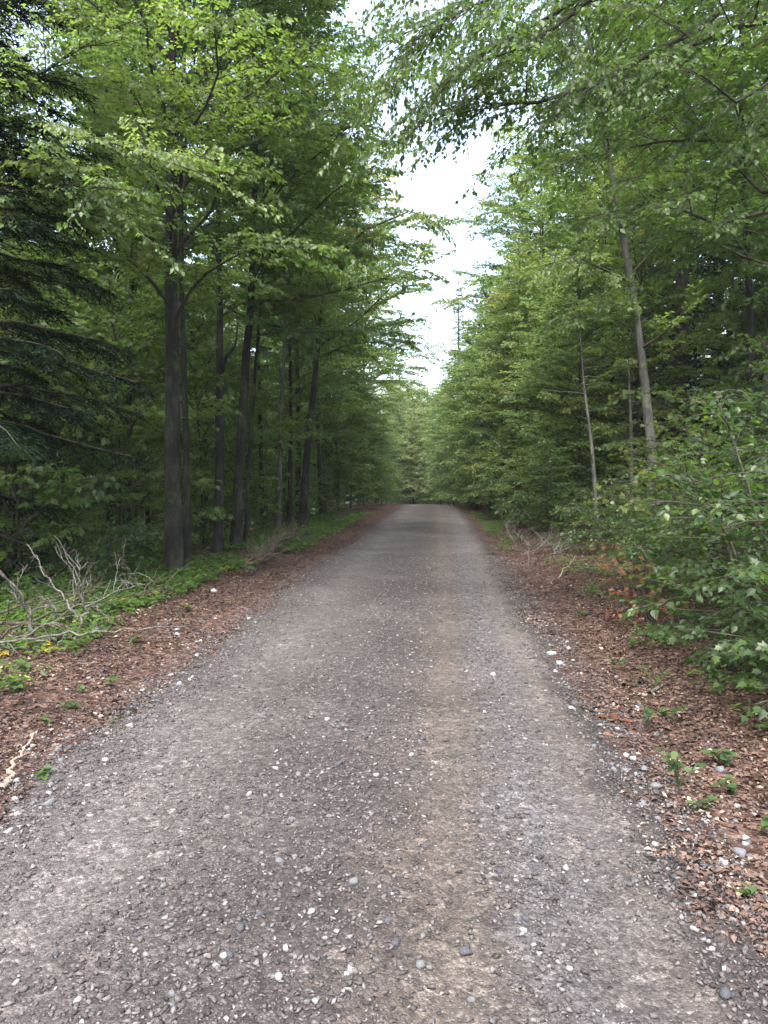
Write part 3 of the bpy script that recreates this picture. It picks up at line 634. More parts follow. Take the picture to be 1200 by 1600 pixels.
# dark spruce boughs on the far left
spr = spruce('spruce_tree', gbase(-5.3, 8.4), 13, 2.3, 1.9, 51, 'near black spruce with drooping boughs at the left edge', step=.27, needle=.085, dens=1.5, per=6, droop0=-.1)
put(farS, -8.2, 12.5, 1, 1.0, 'dark spruce behind the drooping spruce boughs on the left')
# near left beech out of frame, light boughs in the top left corner
B = (-7.2, 9.3, height(-7.2, 9.3) - .1)
ex = [px_limb([(-350, 250), (-120, 200), (0, 140), (60, 120), (120, 75), (200, 60)], 9.2, 8.2, B), px_limb([(-350, 300), (-100, 280), (60, 250), (130, 290), (230, 300)], 9.2, 8.0, B),
      px_limb([(-350, 350), (-100, 340), (40, 330), (100, 325), (190, 345)], 9.2, 8.6, B), px_limb([(-350, 50), (-100, 30), (60, 20), (160, 10)], 9.4, 8.8, B),
      px_limb([(-350, 200), (-50, 190), (120, 210), (240, 240), (330, 240)], 9.2, 8.0, B), px_limb([(-350, 420), (-60, 450), (60, 420), (150, 440)], 9.4, 9.8, B)]
beech('beech_tree', B, [(0, 0, 0), (.05, 0, 4), (0, .1, 8)], .15, 5, .9, 5, 44, 'near beech reaching yellow green sprays into the top left corner', leafm='beech_light',
      leaf=.06, extra=ex, extra_r=[.035, .035, .03, .03, .03, .03], droop=.3, tint_mu=.42, leaf_step=.034, twig_step=.075)

# ------------------------------------------------------------------ right-hand bushes: separate leaves near the camera
def leaf_variant(seed, kind):
    g = Geo()
    if kind == 'maple':
        o = [(0, 0, 0), (.16, .10, .0), (.50, .18, .05), (.30, .34, .03), (.46, .62, .05), (.22, .60, .02), (0, 1, -.08),
             (-.22, .60, .02), (-.46, .62, .05), (-.30, .34, .03), (-.50, .18, .05), (-.16, .10, 0)]
    else:
        o = [(0, 0, 0), (.20, .14, .04), (.33, .38, .06), (.27, .68, .04), (.10, .88, -.02), (0, 1, -.10), (-.10, .88, -.02), (-.27, .68, .04), (-.33, .38, .06), (-.20, .14, .04)]
    v = [(0, .42, -.03)] + o; n = len(o)
    g.add(v, [(0, 1 + i, 1 + (i + 1) % n) for i in range(n)], .25 + .2 * seed)
    return g
def basis(ax, nr):
    y = norm(ax); x = norm(np.cross(y, nr)); z = np.cross(x, y); return np.stack([x, y, z], -1)
def add_leaf_objects(root, P, ax, nr, L, me_list, rng, n):
    """the n leaves nearest the camera become parts; returns a mask of the others"""
    W = P + np.array(root.location); d = np.linalg.norm(W - np.array(cam_o.location), axis=1)
    idx = np.argsort(d)[:n]; Bm = basis(ax, nr)
    from mathutils import Matrix
    for i in idx:
        o = link_mesh('leaf', me_list[int(rng.integers(len(me_list)))], root)
        m = Matrix(Bm[i].tolist()).to_4x4(); o.matrix_local = Matrix.Translation(P[i].tolist()) @ m @ Matrix.Scale(float(L[i]), 4)
    mask = np.ones(len(P), bool); mask[idx] = False; return mask
def stuff_leaves(g, var, P, ax, nr, L, tint):
    Bm = basis(ax, nr); vv = var.v[0]; k = len(vv)
    V = P[:, None] + np.einsum('nij,kj->nki', Bm, vv) * L[:, None, None]
    T = (np.arange(len(P))[:, None, None] * k + var.t[0][None]).reshape(-1, 3); g.add(V.reshape(-1, 3), T, np.repeat(tint, k))
VM = [leaf_variant(i, 'maple') for i in range(3)]; VO = [leaf_variant(i, 'oval') for i in range(3)]
MAPLE = [v.mesh('lobed_leaf', M['broad']) for v in VM]; OVAL = [v.mesh('oval_leaf', M['broad']) for v in VO]
HERB = [leaf_variant(i, 'oval').mesh('herb_leaf', M['herb']) for i in range(3)] + [leaf_variant(1, 'maple').mesh('herb_leaf', M['herb'])]
def bush(x, y, H, Rb, nst, seed, label, kind='oval', leaf=.085, nleaf=0, leaf_step=.045, bias=(-.2, -.2), h0=.15, name='bush', lm='broad', tint_mu=.45, sub_step=.2):
    rng = np.random.default_rng(seed); root = empty(name, gbase(x, y), label, 'bush'); tg, lg = Geo(), Geo(); limbs = []; lr = []
    for s in range(nst):
        az = rng.uniform(0, 6.28); st = limb_path(rng, (rng.normal(0, .12), rng.normal(0, .12), -.1), az, 1.25, .9, H * rng.uniform(.7, 1.05), 8, .12)
        limbs.append(st); lr.append(.012 + .004 * H)
        for k in range(int(H * 4)):
            u = h0 + (1 - h0) * rng.random(); p, _ = poly_at(st, np.array([u])); a = rng.uniform(0, 6.28)
            L = Rb * (1.05 - .65 * u) * rng.uniform(.6, 1.1) * (1 + bias[0] * math.cos(a) + bias[1] * math.sin(a))
            limbs.append(limb_path(rng, p[0], a, .35, -.05, max(.25, L), 6, .15)); lr.append(.007)
    P, ax, nr, L, tint = grow(limbs, rng, sub_step, .12, leaf_step, leaf, tube_g=tg, leaf_g=None, limb_r=lr, flat=.4, droop=.3, twig_len=.24, start=.25, tint_mu=tint_mu)
    tg.build('stems', M['twig'], root, smooth=True)
    V, ML = (VM, MAPLE) if kind == 'maple' else (VO, OVAL)
    if nleaf:
        m = add_leaf_objects(root, P, ax, nr, L, ML, rng, nleaf); P, ax, nr, L, tint = P[m], ax[m], nr[m], L[m], tint[m]
    if nleaf: stuff_leaves(lg, V[0], P, ax, nr, L, tint)
    else: leaves(lg, P, ax, nr, L, L * .68, tint)
    o = lg.build('foliage', M[lm], root); o['kind'] = 'stuff'
    return root
bush(2.55, 5.3, 1.25, .95, 6, 61, 'nearest leafy green bush at the right edge, leaves touching the leaf litter', 'maple', .066, 300)
bush(2.42, 4.75, .75, .62, 5, 60, 'low spreading shrub nearest the camera at the right edge, over the leaf litter', 'maple', .06, 250, tint_mu=.55)
bush(2.75, 5.9, 1.0, .8, 5, 59, 'low shrub filling under the tall right-hand bush', 'oval', .056, 0, tint_mu=.5)
bush(2.9, 6.3, 2.6, 1.1, 6, 62, 'tall broad-leaved bush rising along the right edge of the picture', 'oval', .062, 300, tint_mu=.55)
bush(2.95, 7.6, 2.0, 1.15, 7, 63, 'dense dark bush behind the nearest right-hand one', 'oval', .058, 200)
bush(3.6, 9.3, 2.7, 1.4, 7, 64, 'bush with long light green sprays pointing left at the right side', 'maple', .062, 200, bias=(-.5, -.2), tint_mu=.6)
bush(3.5, 11.5, 1.5, 1.2, 6, 65, 'low bush at the back of the right-hand bank, under the leaning trunk', 'oval', .062, 0)
bush(4.9, 12.5, 2.6, 1.6, 7, 66, 'wide bush in front of the foot of the leaning grey trunk', 'oval', .065, 0)
bush(4.9, 9.5, 3.2, 1.7, 7, 67, 'tall dark bush at the right edge behind the light green sprays', 'oval', .065, 0)
bush(3.6, 13.2, .9, 1.1, 6, 168, 'low spreading bush between the withered one and the right brush heap', 'oval', .062, 0)
bush(5.2, 15.2, 2.0, 1.3, 6, 169, 'rounded bush hiding the foot of the thin dark bare stem', 'oval', .062, 0)
bush(3.3, 17.8, 1.5, 1.2, 6, 170, 'leafy bush just behind the right brush heap', 'oval', .065, 0)
bush(2.6, 20.3, 1.6, 1.2, 6, 171, 'leafy bush where the right-hand leafy wall begins', 'oval', .07, 0)
bush(3.2, 15.0, 1.3, 1.1, 6, 68, 'low bush beside the brush pile on the right verge', 'oval', .075, 0, leaf_step=.07)
bush(4.2, 16.5, 1.7, 1.3, 6, 69, 'small bush between the brush pile and the dead thin tree', 'oval', .062, 0, leaf_step=.07)
rb_ = bush(2.35, 8.3, .95, .4, 3, 70, 'small bush with withered rust brown leaves on the right bank', 'oval', .07, 0, lm='rust', leaf_step=.13, name='withered_bush')
bush(-6.0, 12.5, 1.6, 1.0, 5, 71, 'small leafy bush at the foot of the thickest left trunk', 'oval', .062, 0)
bush(-4.75, 10.9, 1.1, .8, 4, 72, 'low bush right at the foot of the two touching trunks', 'maple', .08, 0)
bush(-8.5, 13.5, 2.2, 1.3, 6, 73, 'shaded bush left of the thickest trunk behind the pale dead branches', 'oval', .07, 0)
bush(-4.9, 17.5, 1.0, .9, 4, 74, 'low bush on the left verge in front of the pale slim trunk', 'oval', .062, 0)
bush(-4.6, 23.5, 1.2, 1.0, 5, 75, 'low bush beside the far green patch on the left verge', 'oval', .062, 0)

# ------------------------------------------------------------------ small plants on the verges
def herb(x, y, n, H, spread, seed, label, meshes=None, cat='plant', sz=.055):
    rng = np.random.default_rng(seed); z = surf(x, y); root = empty('small_plant', (x, y, z - .01), label, cat)
    g = Geo(); P = []; A = []; ns = max(2, n // 5)
    for s in range(ns):
        a = rng.uniform(0, 6.28); e = np.array([math.cos(a) * spread * rng.uniform(.3, 1), math.sin(a) * spread * rng.uniform(.3, 1), H * rng.uniform(.5, 1)])
        pts = np.array([(0, 0, 0), e * [.35, .35, .6], e]); tube(g, pts, [.003, .0025, .0015], 4, .5)
        for k in range(max(2, n // ns)):
            t = .45 + .55 * (k + 1) / (n // ns); q, _ = poly_at(pts, np.array([min(t, .999)])); b_ = rng.uniform(0, 6.28)
            P.append(q[0]); A.append((math.cos(b_), math.sin(b_), rng.normal(-.05, .2)))
    P = np.array(P); A = np.array(A); nr = rng.normal(0, .25, (len(P), 3)) + [0, 0, 1]
    g.build('stems', M['herb'], root); add_leaf_objects(root, P, A, nr, sz * rng.uniform(.7, 1.3, len(P)), meshes or HERB, rng, len(P))
    return root
YEL = [leaf_variant(2, 'oval').mesh('yellow_leaf', M['yellow'])]
def gxy(px, py):
    """ground point under a photo pixel, on the near flat part"""
    d = CR @ Vector(((px - 600) / 1200, (800 - py) / 1200, -1)); t = -CAM_H / d.z; return d.x * t, d.y * t
for i, (px, py, n, H, sp, lb, sz) in enumerate([
    (1060, 1225, 26, .26, .13, 'upright small plant with thin stems on the right verge stones', .045),
    (1045, 1120, 14, .16, .12, 'small light green seedling left of the nearest right-hand bush', .055),
    (1020, 1070, 14, .20, .13, 'bright seedling beside the grey stick under the right-hand bushes', .055),
    (985, 1010, 16, .18, .18, 'leafy patch on the right bank above the orange leaves', .06),
    (1150, 1230, 10, .12, .10, 'small lobed seedling below the nearest right-hand bush', .05),
    (1160, 1400, 6, .07, .06, 'tiny green seedling in the leaf litter low at the right edge', .04),
    (1110, 1180, 10, .14, .10, 'seedling with broad leaves just under the front of the right-hand bush', .07),
    (935, 940, 12, .18, .15, 'small plant with an orange tinted leaf on the right verge', .06),
    (60, 1215, 8, .06, .07, 'small green plant right of the pale stick on the left verge', .05),
    (20, 1090, 22, .12, .13, 'clump of green leaves at the left edge above the pale stick', .075),
    (105, 1110, 6, .06, .06, 'two-leaf seedling low on the left verge litter', .06),
    (175, 1075, 6, .10, .05, 'single upright seedling among the left verge stones', .07),
    (130, 1085, 7, .06, .07, 'flat light green seedling left of the upright one', .05),
    (183, 1130, 5, .04, .05, 'tiny seedling between gravel and litter on the left', .045),
    (240, 905, 18, .2, .25, 'green plant with a yellowing leaf under the thickest left trunk', .08),
    (1010, 1125, 9, .12, .1, 'small seedling at the left end of the orange leaf patch', .05),
    (1090, 1260, 9, .09, .1, 'low seedling right of the upright small plant', .045), (1185, 1290, 9, .1, .1, 'seedling at the right edge above the low grey stone', .05),
    (960, 1040, 10, .14, .12, 'seedling close to the dark broken stick on the right bank', .05), (905, 960, 10, .14, .14, 'seedling on the right bank left of the thin dark twig', .055),
    (70, 1135, 7, .07, .07, 'small seedling just above the upper end of the pale stick', .05), (120, 1040, 14, .12, .13, 'leafy seedling on the litter in front of the left green strip', .06),
    (45, 1060, 12, .12, .13, 'low clump between the yellow leaves and the left edge clump', .06), (210, 1010, 12, .12, .13, 'low green clump at the litter edge under the forked pale branch', .06),
    (300, 960, 12, .12, .15, 'low green clump on the litter edge near the thickest trunk', .07),
    (385, 905, 30, .28, .3, 'leafy yellow green plant at the end of the left green strip', .085)]):
    x, y = gxy(px, py); herb(x, y, n, H, sp, 200 + i, lb, sz=sz)
for i, (px, py, lb) in enumerate([(12, 1035, 'yellow leaves on a low plant at the left edge'), (68, 1030, 'small plant with yellow leaves among the green strip, second from the left edge')]):
    x, y = gxy(px, py); herb(x, y, 4, .08, .09, 300 + i, lb, YEL, sz=.075)
x, y = gxy(975, 1125)
herb(x, y, 9, .05, .14, 310, 'patch of bright rust orange leaves on the right bank', [leaf_variant(2, 'oval').mesh('rust_leaf', M['rust'])], sz=.07)

# ground cover strip: one mass nobody could count
rng = np.random.default_rng(77)
def cover(name, label, centres, n, mat, H=(.05, .16), lf=.045, seed=1):
    rng = np.random.default_rng(seed); g = Geo(); P = []; A = []; L = []; T = []
    for _ in range(n):
        c = centres(rng)
        if c is None: continue
        x, y = c; z = surf(x, y); h = rng.uniform(*H); k = int(rng.integers(5, 11)); tt = np.clip(rng.normal(.42, .2), 0, .86)
        a = rng.uniform(0, 6.28, k); r_ = rng.uniform(.01, .09, k)
        P.append(np.stack([x + np.cos(a) * r_, y + np.sin(a) * r_, z + h * rng.uniform(.5, 1, k)], 1)); A.append(np.stack([np.cos(a), np.sin(a), rng.normal(-.05, .25, k)], 1))
        L.append(lf * rng.uniform(.6, 1.4, k)); T.append(np.clip(tt + rng.normal(0, .08, k), 0, 1))
    P = np.concatenate(P); A = np.concatenate(A); L = np.concatenate(L); T = np.concatenate(T)
    leaves(g, P, A, rng.normal(0, .25, (len(P), 3)) + [0, 0, 1], L, L * .62, T, fine=True)
    o = g.build(name, M[mat]); return tag(o, label, 'ground cover', None, 'stuff')
def nz(x, y, s, o): return mnoise.noise(Vector((x * s, y * s, o)))
def left_strip(rng):
    y = 3.6 + 27 * rng.random() ** 1.6; u = -rng.uniform(2.2 if y < 7 else 2.75, 4.7) if y < 14 else -rng.uniform(2.2, 4.0); x = road_cx(y) + u
    d = nz(x, y, 1.1, 9) * .8 + .30 + .45 * min(1, (abs(u) - (2.3 if y < 7 else 2.6 if y < 14 else 2.1)) / .8) - (.1 if y > 8 else .42)
    if 12.6 < y < 14.6 and abs(u) < 4.1: d -= .5
    return (x, y) if d > rng.random() * .35 else None
cover('verge_plants', 'green leafy strip of low plants along the left verge', left_strip, 4500, 'herb', lf=.062, seed=5)
def right_strip(rng):
    y = 4.5 + 28 * rng.random() ** 1.3; u = rng.uniform(2.4, 4.6) if y < 16 else rng.uniform(1.75, 3.4); x = road_cx(y) + u
    d = nz(x, y, 1.0, 19) + (.22 if y > 11 else .16)
    if 14 < y < 22 and u < 3.4: d -= .3
    return (x, y) if d > .05 + rng.random() * .4 else None
cover('verge_plants', 'patchy low green plants on the leafy right verge', right_strip, 3800, 'herb', seed=6)
def left_floor(rng):
    y = rng.uniform(8, 34); x = rng.uniform(-16, -4.6)
    return (x, y) if nz(x, y, .8, 29) > -.05 and x > -.72 * y else None
cover('forest_floor_plants', 'dark low plants covering the sunken floor of the left forest', left_floor, 5000, 'beech', H=(.08, .45), lf=.09, seed=7)

# ------------------------------------------------------------------ leaf litter
def litter(name, label, fn, n, seed):
    rng = np.random.default_rng(seed); P = []
    while len(P) < n:
        c = fn(rng)
        if c is not None: P.append((c[0], c[1], surf(*c) + rng.uniform(.002, .014)))
    P = np.array(P); k = len(P); a = rng.uniform(0, 6.28, k)
    ax = np.stack([np.cos(a), np.sin(a), rng.normal(0, .22, k)], 1); nr = rng.normal(0, .38, (k, 3)) + [0, 0, 1]
    g = Geo(); L = .014 * (3.3 ** rng.random(k)); leaves(g, P, ax, nr, L, L * .6, np.clip(rng.normal(.46, .22, k) + np.array([nz(p_[0], p_[1], 1.3, 81) * .5 + nz(p_[0], p_[1], 4, 82) * .3 for p_ in P]), 0, 1), fold=.32, fine=False)
    return tag(g.build(name, M['litter']), label, 'fallen leaves', None, 'stuff')
def lit(side, lo, y0, y1):
    def f(rng):
        y = y0 + (y1 - y0) * rng.random() ** 2.4; u = side * rng.uniform(lo, min(4.9 if side < 0 else 4.6, 1.6 + .75 * y)); x = road_cx(y) + u
        e = (abs(u) - 1.45) / (.5 if side > 0 else .7) + nz(x, y, 1.6, 40) * 1.3 + nz(x, y, 5, 41) * .6
        if e < rng.random() * 1.1: return None
        return x, y
    return f
litter('fallen_leaves', 'rust brown fallen leaves covering the left verge', lit(-1, 1.45, 2.2, 24), 62000, 1)
litter('fallen_leaves', 'rust brown fallen leaves covering the right verge', lit(1, 1.40, 2.0, 22), 68000, 2)

# ------------------------------------------------------------------ gravel and loose stones
def hull_variant(seed, n=9, sq=(1, .8, .6)):
    bm = bmesh.new(); r_ = random.Random(seed)
    for _ in range(n):
        v = Vector((r_.gauss(0, 1), r_.gauss(0, 1), r_.gauss(0, 1))).normalized() * r_.uniform(.85, 1.1)
        bm.verts.new((v.x * sq[0], v.y * sq[1], v.z * sq[2]))
    res = bmesh.ops.convex_hull(bm, input=bm.verts); 
    bmesh.ops.delete(bm, geom=list({e for e in res['geom_interior'] + res['geom_unused'] if isinstance(e, bmesh.types.BMVert)}), context='VERTS')
    bmesh.ops.triangulate(bm, faces=bm.faces[:]); bm.verts.index_update()
    v = np.array([x.co[:] for x in bm.verts]); t = np.array([[q.index for q in f.verts] for f in bm.faces]); bm.free(); return v, t
HV = [hull_variant(i, 7) for i in range(14)]
def gravel(n, y0, y1, pw, smin, smax, dens, seed, label, zr=.25):
    rng = np.random.default_rng(seed); g = Geo(); P = []
    while len(P) < n:
        y = y0 + (y1 - y0) * rng.random() ** pw; u = rng.uniform(-2.5, 2.4); x = road_cx(y) + u
        if abs(math.atan2(x, y) + R(4.3)) > R(30): continue
        if rng.random() < dens(u, x, y): P.append((x, y, surf(x, y), u))
    P = np.array(P); k = len(P); which = rng.integers(0, len(HV), k)
    S = smin * (smax / smin) ** (rng.random(k) ** 1.8) * .5
    a = rng.uniform(0, 6.28, k); ca, sa = np.cos(a), np.sin(a)
    tint = np.clip(rng.normal(.45, .25, k) + (rng.random(k) < .025) * .35, 0, 1)
    for w_, (v, t) in enumerate(HV):
        i = np.nonzero(which == w_)[0]; vv = v[None] * (S[i] * 1)[:, None, None]
        X = vv[..., 0] * ca[i, None] - vv[..., 1] * sa[i, None] + P[i, 0:1]; Y = vv[..., 0] * sa[i, None] + vv[..., 1] * ca[i, None] + P[i, 1:2]
        Z_ = vv[..., 2] + P[i, 2:3] + S[i, None] * zr
        T = (np.arange(len(i))[:, None, None] * len(v) + t[None]).reshape(-1, 3); g.add(np.stack([X, Y, Z_], -1).reshape(-1, 3), T, np.repeat(tint[i], len(v)))
    return tag(g.build('loose_gravel', M['gravel']), label, 'gravel', None, 'stuff')
def gd(u, x, y):
    d = .34 + .3 * math.exp(-((u - .1) / .4) ** 2) + .30 * math.exp(-((u - .9) / .16) ** 2) + .45 * math.exp(-((u - 1.55) / .22) ** 2) + .45 * math.exp(-((u + 1.55) / .3) ** 2)
    d -= .27 * math.exp(-((u - .57) / .12) ** 2) + .30 * math.exp(-((u - 1.2) / .13) ** 2) + .27 * math.exp(-((u + .9) / .24) ** 2)
    d += nz(x, y, 1.5, 60) * .35
    if abs(u) > 1.8: d *= .45
    return d
gravel(64000, 1.9, 15, 1.6, .009, .038, gd, 1, 'small crushed grey stones scattered over the road surface', zr=.22)
def ge(u, x, y): return .8 * math.exp(-((abs(u) - 1.62) / .28) ** 2) + .05
gravel(5000, 2.0, 22, 1.3, .014, .042, ge, 2, 'coarser pale stones gathered along both road edges')
# single loose stones
SM = []
for i in range(9):
    v, t = hull_variant(100 + i, 13, (1, .8, .62)); 
    for tt in (0.15, .5, .9):
        g = Geo(); g.add(v, t, tt); me = g.mesh('stone', M['stone']); SM.append(me)
def stone(px, py, wpx, tone, label, group=None, seed=0):
    x, y = gxy(px, py); r_ = random.Random(px * 7 + py); s = wpx / 1200 * math.hypot(y, CAM_H) / 2
    o = link_mesh('stone', SM[r_.randrange(9) * 3 + tone]); z = surf(x, y)
    o.location = (x, y, z + s * r_.uniform(.02, .25)); o.rotation_euler = (r_.uniform(-.3, .3), r_.uniform(-.3, .3), r_.uniform(0, 6.28)); o.scale = (s, s, s)
    return tag(o, label, 'stone', group)
for (px, py, wd, tn, lb) in [
    (552, 1392, 19, 1, 'blue grey angular stone alone in the middle of the road'), (728, 1498, 24, 0, 'rounded dark grey stone on the smooth brown track'),
    (657, 1520, 19, 1, 'grey round stone left of the dark one on the brown track'), (512, 1133, 12, 2, 'small white stone alone in the middle distance of the road'),
    (448, 1500, 15, 2, 'bright white stone near the bottom left of the middle'), (552, 1532, 16, 2, 'white stone at the bottom middle beside the brown track'),
    (487, 1443, 14, 2, 'pale oblong stone just below the blue grey angular stone'), (376, 1468, 20, 0, 'dark stone with a pale top at the lower left of the road'),
    (438, 1360, 16, 1, 'tan oblong stone lying upright left of the blue grey one'), (436, 1547, 17, 2, 'flat white stone at the bottom left of the middle'),
    (735, 1572, 17, 1, 'pale grey stone at the bottom edge on the brown track'), (606, 1450, 16, 0, 'flat dark stone just above the brown track start'),
    (664, 1330, 12, 0, 'small dark stone on the upper brown track'), (618, 1488, 16, 0, 'dark blue grey stone left edge of the brown track'),
    (862, 1021, 19, 2, 'white stone farthest up the right edge of the road'), (873, 1037, 18, 2, 'flat white stone just below the farthest right edge stone'),
    (895, 1102, 17, 0, 'dark stone above a white one on the right edge'), (893, 1109, 14, 2, 'white stone against the dark one on the right edge'),
    (937, 1134, 11, 2, 'small white stone between dark gravel and leaves on the right'), (987, 1186, 17, 2, 'pale flat stone among the leaves at the right road edge'),
    (1007, 1203, 15, 1, 'grey stone beside the pale flat one at the right road edge'), (1025, 1230, 23, 1, 'broad flat grey stone left of the upright small plant'),
    (1006, 1262, 20, 1, 'blue grey rounded stone below the broad flat one'), (1126, 1194, 22, 1, 'grey blocky stone in the leaves under the right-hand bush'),
    (1155, 1328, 25, 1, 'grey blocky stone low on the right leaf bank'), (1130, 1348, 19, 2, 'white flat stone beside the low grey blocky one'),
    (1133, 1565, 22, 0, 'dark grey stone at the bottom right corner'), (828, 1075, 11, 1, 'small pale stone on the right tan wheel track'),
    (982, 1275, 9, 1, 'small stone at the upper right gravel edge beside the rounded blue grey one'), (770, 1058, 15, 2, 'flat pale stone on the shiny strip of the road'),
    (885, 1360, 13, 2, 'small white stone on the lower right tan track'), (75, 1255, 26, 1, 'tan flat stone at the left edge below the pale stick'),
    (13, 1300, 18, 2, 'white stone in the bottom left gravel near the frame edge'), (53, 1252, 18, 0, 'dark stone touching the tan flat one on the left'),
    (202, 1138, 16, 2, 'white stone on the left gravel edge'), (158, 1120, 12, 2, 'small white stone up from the left gravel edge'),
    (110, 1127, 13, 1, 'grey stone in the litter at the left edge of the gravel'), (280, 1073, 14, 2, 'pale stone on the left gravel shoulder farther up'),
    (298, 1066, 11, 2, 'small pale stone right next to the farther left shoulder one'), (222, 1080, 10, 2, 'small white stone nearest the upright seedling'),
    (95, 1192, 12, 1, 'bluish small stone right of the pale stick'), (165, 1192, 14, 2, 'white angular stone in the left gravel cluster'),
    (210, 1177, 13, 1, 'grey stone right of the left gravel cluster'), (335, 930, 15, 2, 'flat pale stone in the litter below the green strip'),
    (281, 1196, 11, 0, 'small dark stone alone on the left wheel track'), (121, 1577, 15, 2, 'white stone at the bottom left edge of the road'),
    (307, 1520, 14, 1, 'grey stone on the lower left road'), (338, 1527, 13, 2, 'pale stone beside the grey one on the lower left road')]:
    stone(px, py, wd, tn, lb)
r3 = random.Random(12)
cnt = {'edge_r': 0, 'edge_l': 0, 'mid': 0}
for _ in range(4000):
    px = r3.uniform(0, 1200); py = r3.uniform(960, 1590); x, y = gxy(px, py); u = x - road_cx(y); a = abs(u)
    z = 'edge_r' if 1.4 < u < 2.15 else 'edge_l' if -2.2 < u < -1.4 else 'mid' if a < 1.3 else None
    if z is None: continue
    if cnt[z] >= {'edge_r': 80, 'edge_l': 60, 'mid': 90}[z]: continue
    if z == 'mid' and r3.random() > gd(u, x, y): continue
    cnt[z] += 1
    lab = {'edge_r': 'loose grey or white stone along the right edge of the gravel road', 'edge_l': 'loose grey or white stone along the left edge of the gravel road', 'mid': 'small loose stone lying on the gravel road between its edges'}[z]
    grp = {'edge_r': 'loose stones on the right road edge', 'edge_l': 'loose stones on the left road edge', 'mid': 'loose stones on the road between its edges'}[z]
    stone(px, py, r3.uniform(8, 15) * (1 if py > 1150 else .75), r3.choice([0, 1, 1, 2, 2] if z != 'mid' else [0, 0, 1, 1, 2]), lab, grp)

# ------------------------------------------------------------------ dead branches
def dead_branch(pix3, r0, label, seed, mat='dead', nside=6, side=(.25, .6), cat='branch', name='dead_branch', up=.2, sub=True, lie=False):
    """pix3: (px, py, Y) of the main stem"""
    rng = np.random.default_rng(seed); pts = np.array([at(a, b_, c) for a, b_, c in pix3])
    if lie:
        for q in pts: q[2] = surf(q[0], q[1]) + r0 * .9 + .006
    o0 = pts[0].copy(); pts = pts - o0
    T, _ = poly_at(pts, np.linspace(0, 1, len(pix3) * 4)); T[1:-1] += rng.normal(0, .012, (len(T) - 2, 3))
    g = Geo(); tube(g, T, np.linspace(r0, r0 * .3, len(T)), 7, .5, rough=.06, rng=rng)
    L0 = np.linalg.norm(pts[-1] - pts[0])
    for k in range(nside):
        p, d = poly_at(T, np.array([.15 + .8 * (k + rng.random() * .6) / nside])); d = rotz(d, rng.choice([-1, 1]) * rng.uniform(.5, 1.1))[0]; d[2] += rng.normal(up, .35); d /= np.linalg.norm(d)
        L = rng.uniform(*side); q = [p[0]]; 
        for j in range(6): d = d + rng.normal(0, .2, 3); d /= np.linalg.norm(d); q.append(q[-1] + d * L / 6)
        q = np.array(q); tube(g, q, np.linspace(r0 * .42, .002, 7), 5, .5, rough=.06, rng=rng)
        if sub:
            for e in range(2):
                i = 2 + e * 2; d2 = d + rng.normal(0, .7, 3); d2 /= np.linalg.norm(d2)
                tube(g, np.array([q[i], q[i] + d2 * L * .22 + [0, 0, .01], q[i] + d2 * L * .4 + rng.normal(0, .03, 3)]), [r0 * .22, .002, .001], 4, .5)
    o = g.build(name, M[mat], smooth=True); o.location = o0; return tag(o, label, cat)
dead_branch([(-40, 975, 6.6), (60, 975, 6.7), (110, 978, 6.75)], .022, 'thick brown dead branch end lying at the left edge', 1, 'dead_brown', 3)
dead_branch([(-40, 1012, 6.0), (30, 1000, 6.2), (120, 990, 6.4), (200, 985, 6.55), (290, 980, 6.7)], .013, 'long thin pale branch lying flat across the left green strip', 2, 'dead', 5, (.1, .3))
dead_branch([(125, 980, 6.5), (135, 950, 6.55), (120, 925, 6.5), (128, 895, 6.5), (118, 872, 6.5)], .014, 'pale forked dead branch standing upright above the left verge', 3, 'dead', 9, (.15, .42), up=.45)
dead_branch([(122, 965, 6.6), (100, 935, 6.7), (70, 895, 6.8), (42, 850, 6.9)], .011, 'straight pale dead branch slanting up to the left behind the forked one', 4, 'dead', 4, (.15, .4))
dead_branch([(50, 985, 6.5), (45, 950, 6.5), (25, 915, 6.4), (-15, 880, 6.3)], .017, 'grey dead branch slanting up out of the left edge', 5, 'dead', 7, (.2, .5), up=.15)
dead_branch([(-20, 1000, 6.4), (60, 965, 6.8), (130, 945, 7.3), (200, 935, 7.8), (290, 910, 8.4)], .014, 'long dead branch running back from the left edge towards the thick trunk', 6, 'dead_brown', 9, (.25, .6))
dead_branch([(130, 950, 7), (190, 920, 7.6), (250, 905, 8.2)], .010, 'thin twiggy branch behind the forked pale one', 7, 'dead', 8, (.2, .5), up=.4)
dead_branch([(0, 1010, 6.3), (45, 990, 6.6), (90, 970, 7), (120, 940, 7.2)], .012, 'crooked grey branch in the pile at the left edge', 8, 'dead', 9, (.2, .55), up=.3)
dead_branch([(215, 905, 8.5), (200, 890, 8.5), (170, 880, 8.6)], .009, 'small curved twig behind the left green strip', 9, 'dead_brown', 5, (.2, .5), up=.3)
dead_branch([(-5, 960, 7.3), (60, 935, 7.6), (150, 925, 8)], .014, 'brown branch at the back of the left edge pile', 10, 'dead_brown', 9, (.2, .6), up=.2)
dead_branch([(148, 948, 6.4), (165, 962, 6.2), (182, 976, 6.0)], .009, 'short bare brown stick right of the forked pale branch', 11, 'dead_brown', 0, sub=False)
dead_branch([(3, 1273, 3.62), (15, 1255, 3.72), (17, 1225, 3.88), (27, 1195, 4.05), (42, 1165, 4.25), (55, 1140, 4.42)], .016, 'peeled pale curved stick lying at the lower left edge', 12, 'pale_stick', 1, (.05, .1), lie=True)
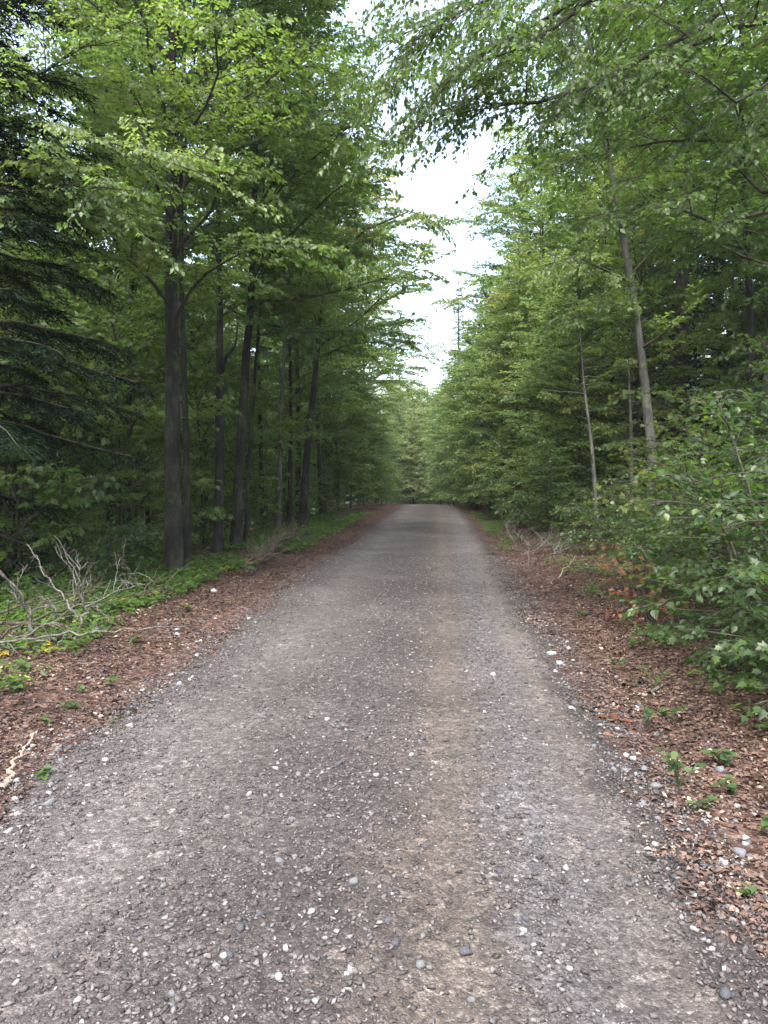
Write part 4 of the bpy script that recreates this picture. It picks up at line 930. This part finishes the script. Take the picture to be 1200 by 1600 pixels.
# brush heaps
for i in range(18):
    r_ = random.Random(400 + i); px = r_.uniform(372, 440); py = 880 - (px - 385) * .72; Y = 12.0 + (px - 385) * .055
    dx = r_.uniform(20, 55); dead_branch([(px, py, Y), (px + dx * .5, py - r_.uniform(4, 14), Y + .3), (px + dx, py - r_.uniform(12, 30), Y + .7)], .018, 'brown dead branch in the heap on the left verge before the far green patch', 400 + i, 'dead_brown', 5, (.2, .6))['group'] = 'dead branches heaped on the left verge'
for i in range(8):
    r_ = random.Random(450 + i); px = r_.uniform(515, 570); py = 812 - (px - 515) * .25; Y = 22 + (px - 515) * .1
    dead_branch([(px, py, Y), (px + 15, py - 8, Y + .3), (px + 32, py - r_.uniform(8, 20), Y + .7)], .012, 'grey brown branch in the farther heap along the left verge', 450 + i, 'dead_brown', 5, (.3, .8))['group'] = 'dead branches in the farther left heap'
for i in range(24):
    r_ = random.Random(500 + i); px = r_.uniform(800, 880); py = r_.uniform(828, 868); Y = 1920 / (py - 740) * .98
    dx = r_.uniform(-50, 60); dead_branch([(px, py, Y), (px + dx * .5, py - r_.uniform(5, 25), Y + .2), (px + dx, py - r_.uniform(4, 34), Y + .5)], .014, 'bare branch in the tangled brush heap on the right verge', 500 + i, r_.choice(['dead_brown', 'dead', 'dead_brown']), 5, (.2, .5), up=.15)['group'] = 'dead branches heaped on the right verge'
dead_branch([(825, 885, 13), (826, 862, 13.1), (822, 845, 13.1)], .010, 'pale upright stick in front of the right brush heap', 601, 'dead', 1, (.1, .2))
dead_branch([(870, 905, 12), (885, 885, 12.2), (900, 868, 12.5)], .010, 'pale stick slanting right in front of the right brush heap', 602, 'pale_stick', 1, (.1, .2))
dead_branch([(1015, 1075, 5.75), (1028, 1065, 5.85), (1040, 1055, 5.95)], .016, 'short grey stick lying under the right-hand bushes', 603, 'dead', 0, sub=False, lie=True)
dead_branch([(975, 1058, 5.9), (1000, 1050, 6.05), (1010, 1048, 6.1)], .02, 'short dark broken stick on the right leaf bank', 604, 'dead_brown', 0, sub=False, lie=True)
dead_branch([(970, 965, 8.2), (955, 945, 8.35), (940, 925, 8.6)], .008, 'thin dark twig standing out of the right leaf bank', 605, 'dead_brown', 3, (.1, .3))

# ------------------------------------------------------------------ thin forest air
HAZE = .0004
if HAZE:
    x0, x1, y0, y1, z0, z1 = -175, 175, -45, 275, -40, 60
    me = bpy.data.meshes.new('haze'); V = [(x, y, z) for x in (x0, x1) for y in (y0, y1) for z in (z0, z1)]
    me.from_pydata(V, [], [(0, 1, 3, 2), (4, 6, 7, 5), (0, 4, 5, 1), (2, 3, 7, 6), (0, 2, 6, 4), (1, 5, 7, 3)]); me.update()
    hm, N, Lk = mat_new('haze'); N.remove(N['Principled BSDF'])
    pv = N.new('ShaderNodeVolumePrincipled'); pv.inputs['Density'].default_value = HAZE; pv.inputs['Color'].default_value = (.92, .95, 1, 1); pv.inputs['Anisotropy'].default_value = .2
    Lk.new(pv.outputs[0], N['Material Output'].inputs['Volume']); me.materials.append(hm)
    tag(link_mesh('haze', me), 'thin pale air hanging between the trees along the road', 'haze', None, 'stuff')
    sc.cycles.volume_bounces = 1
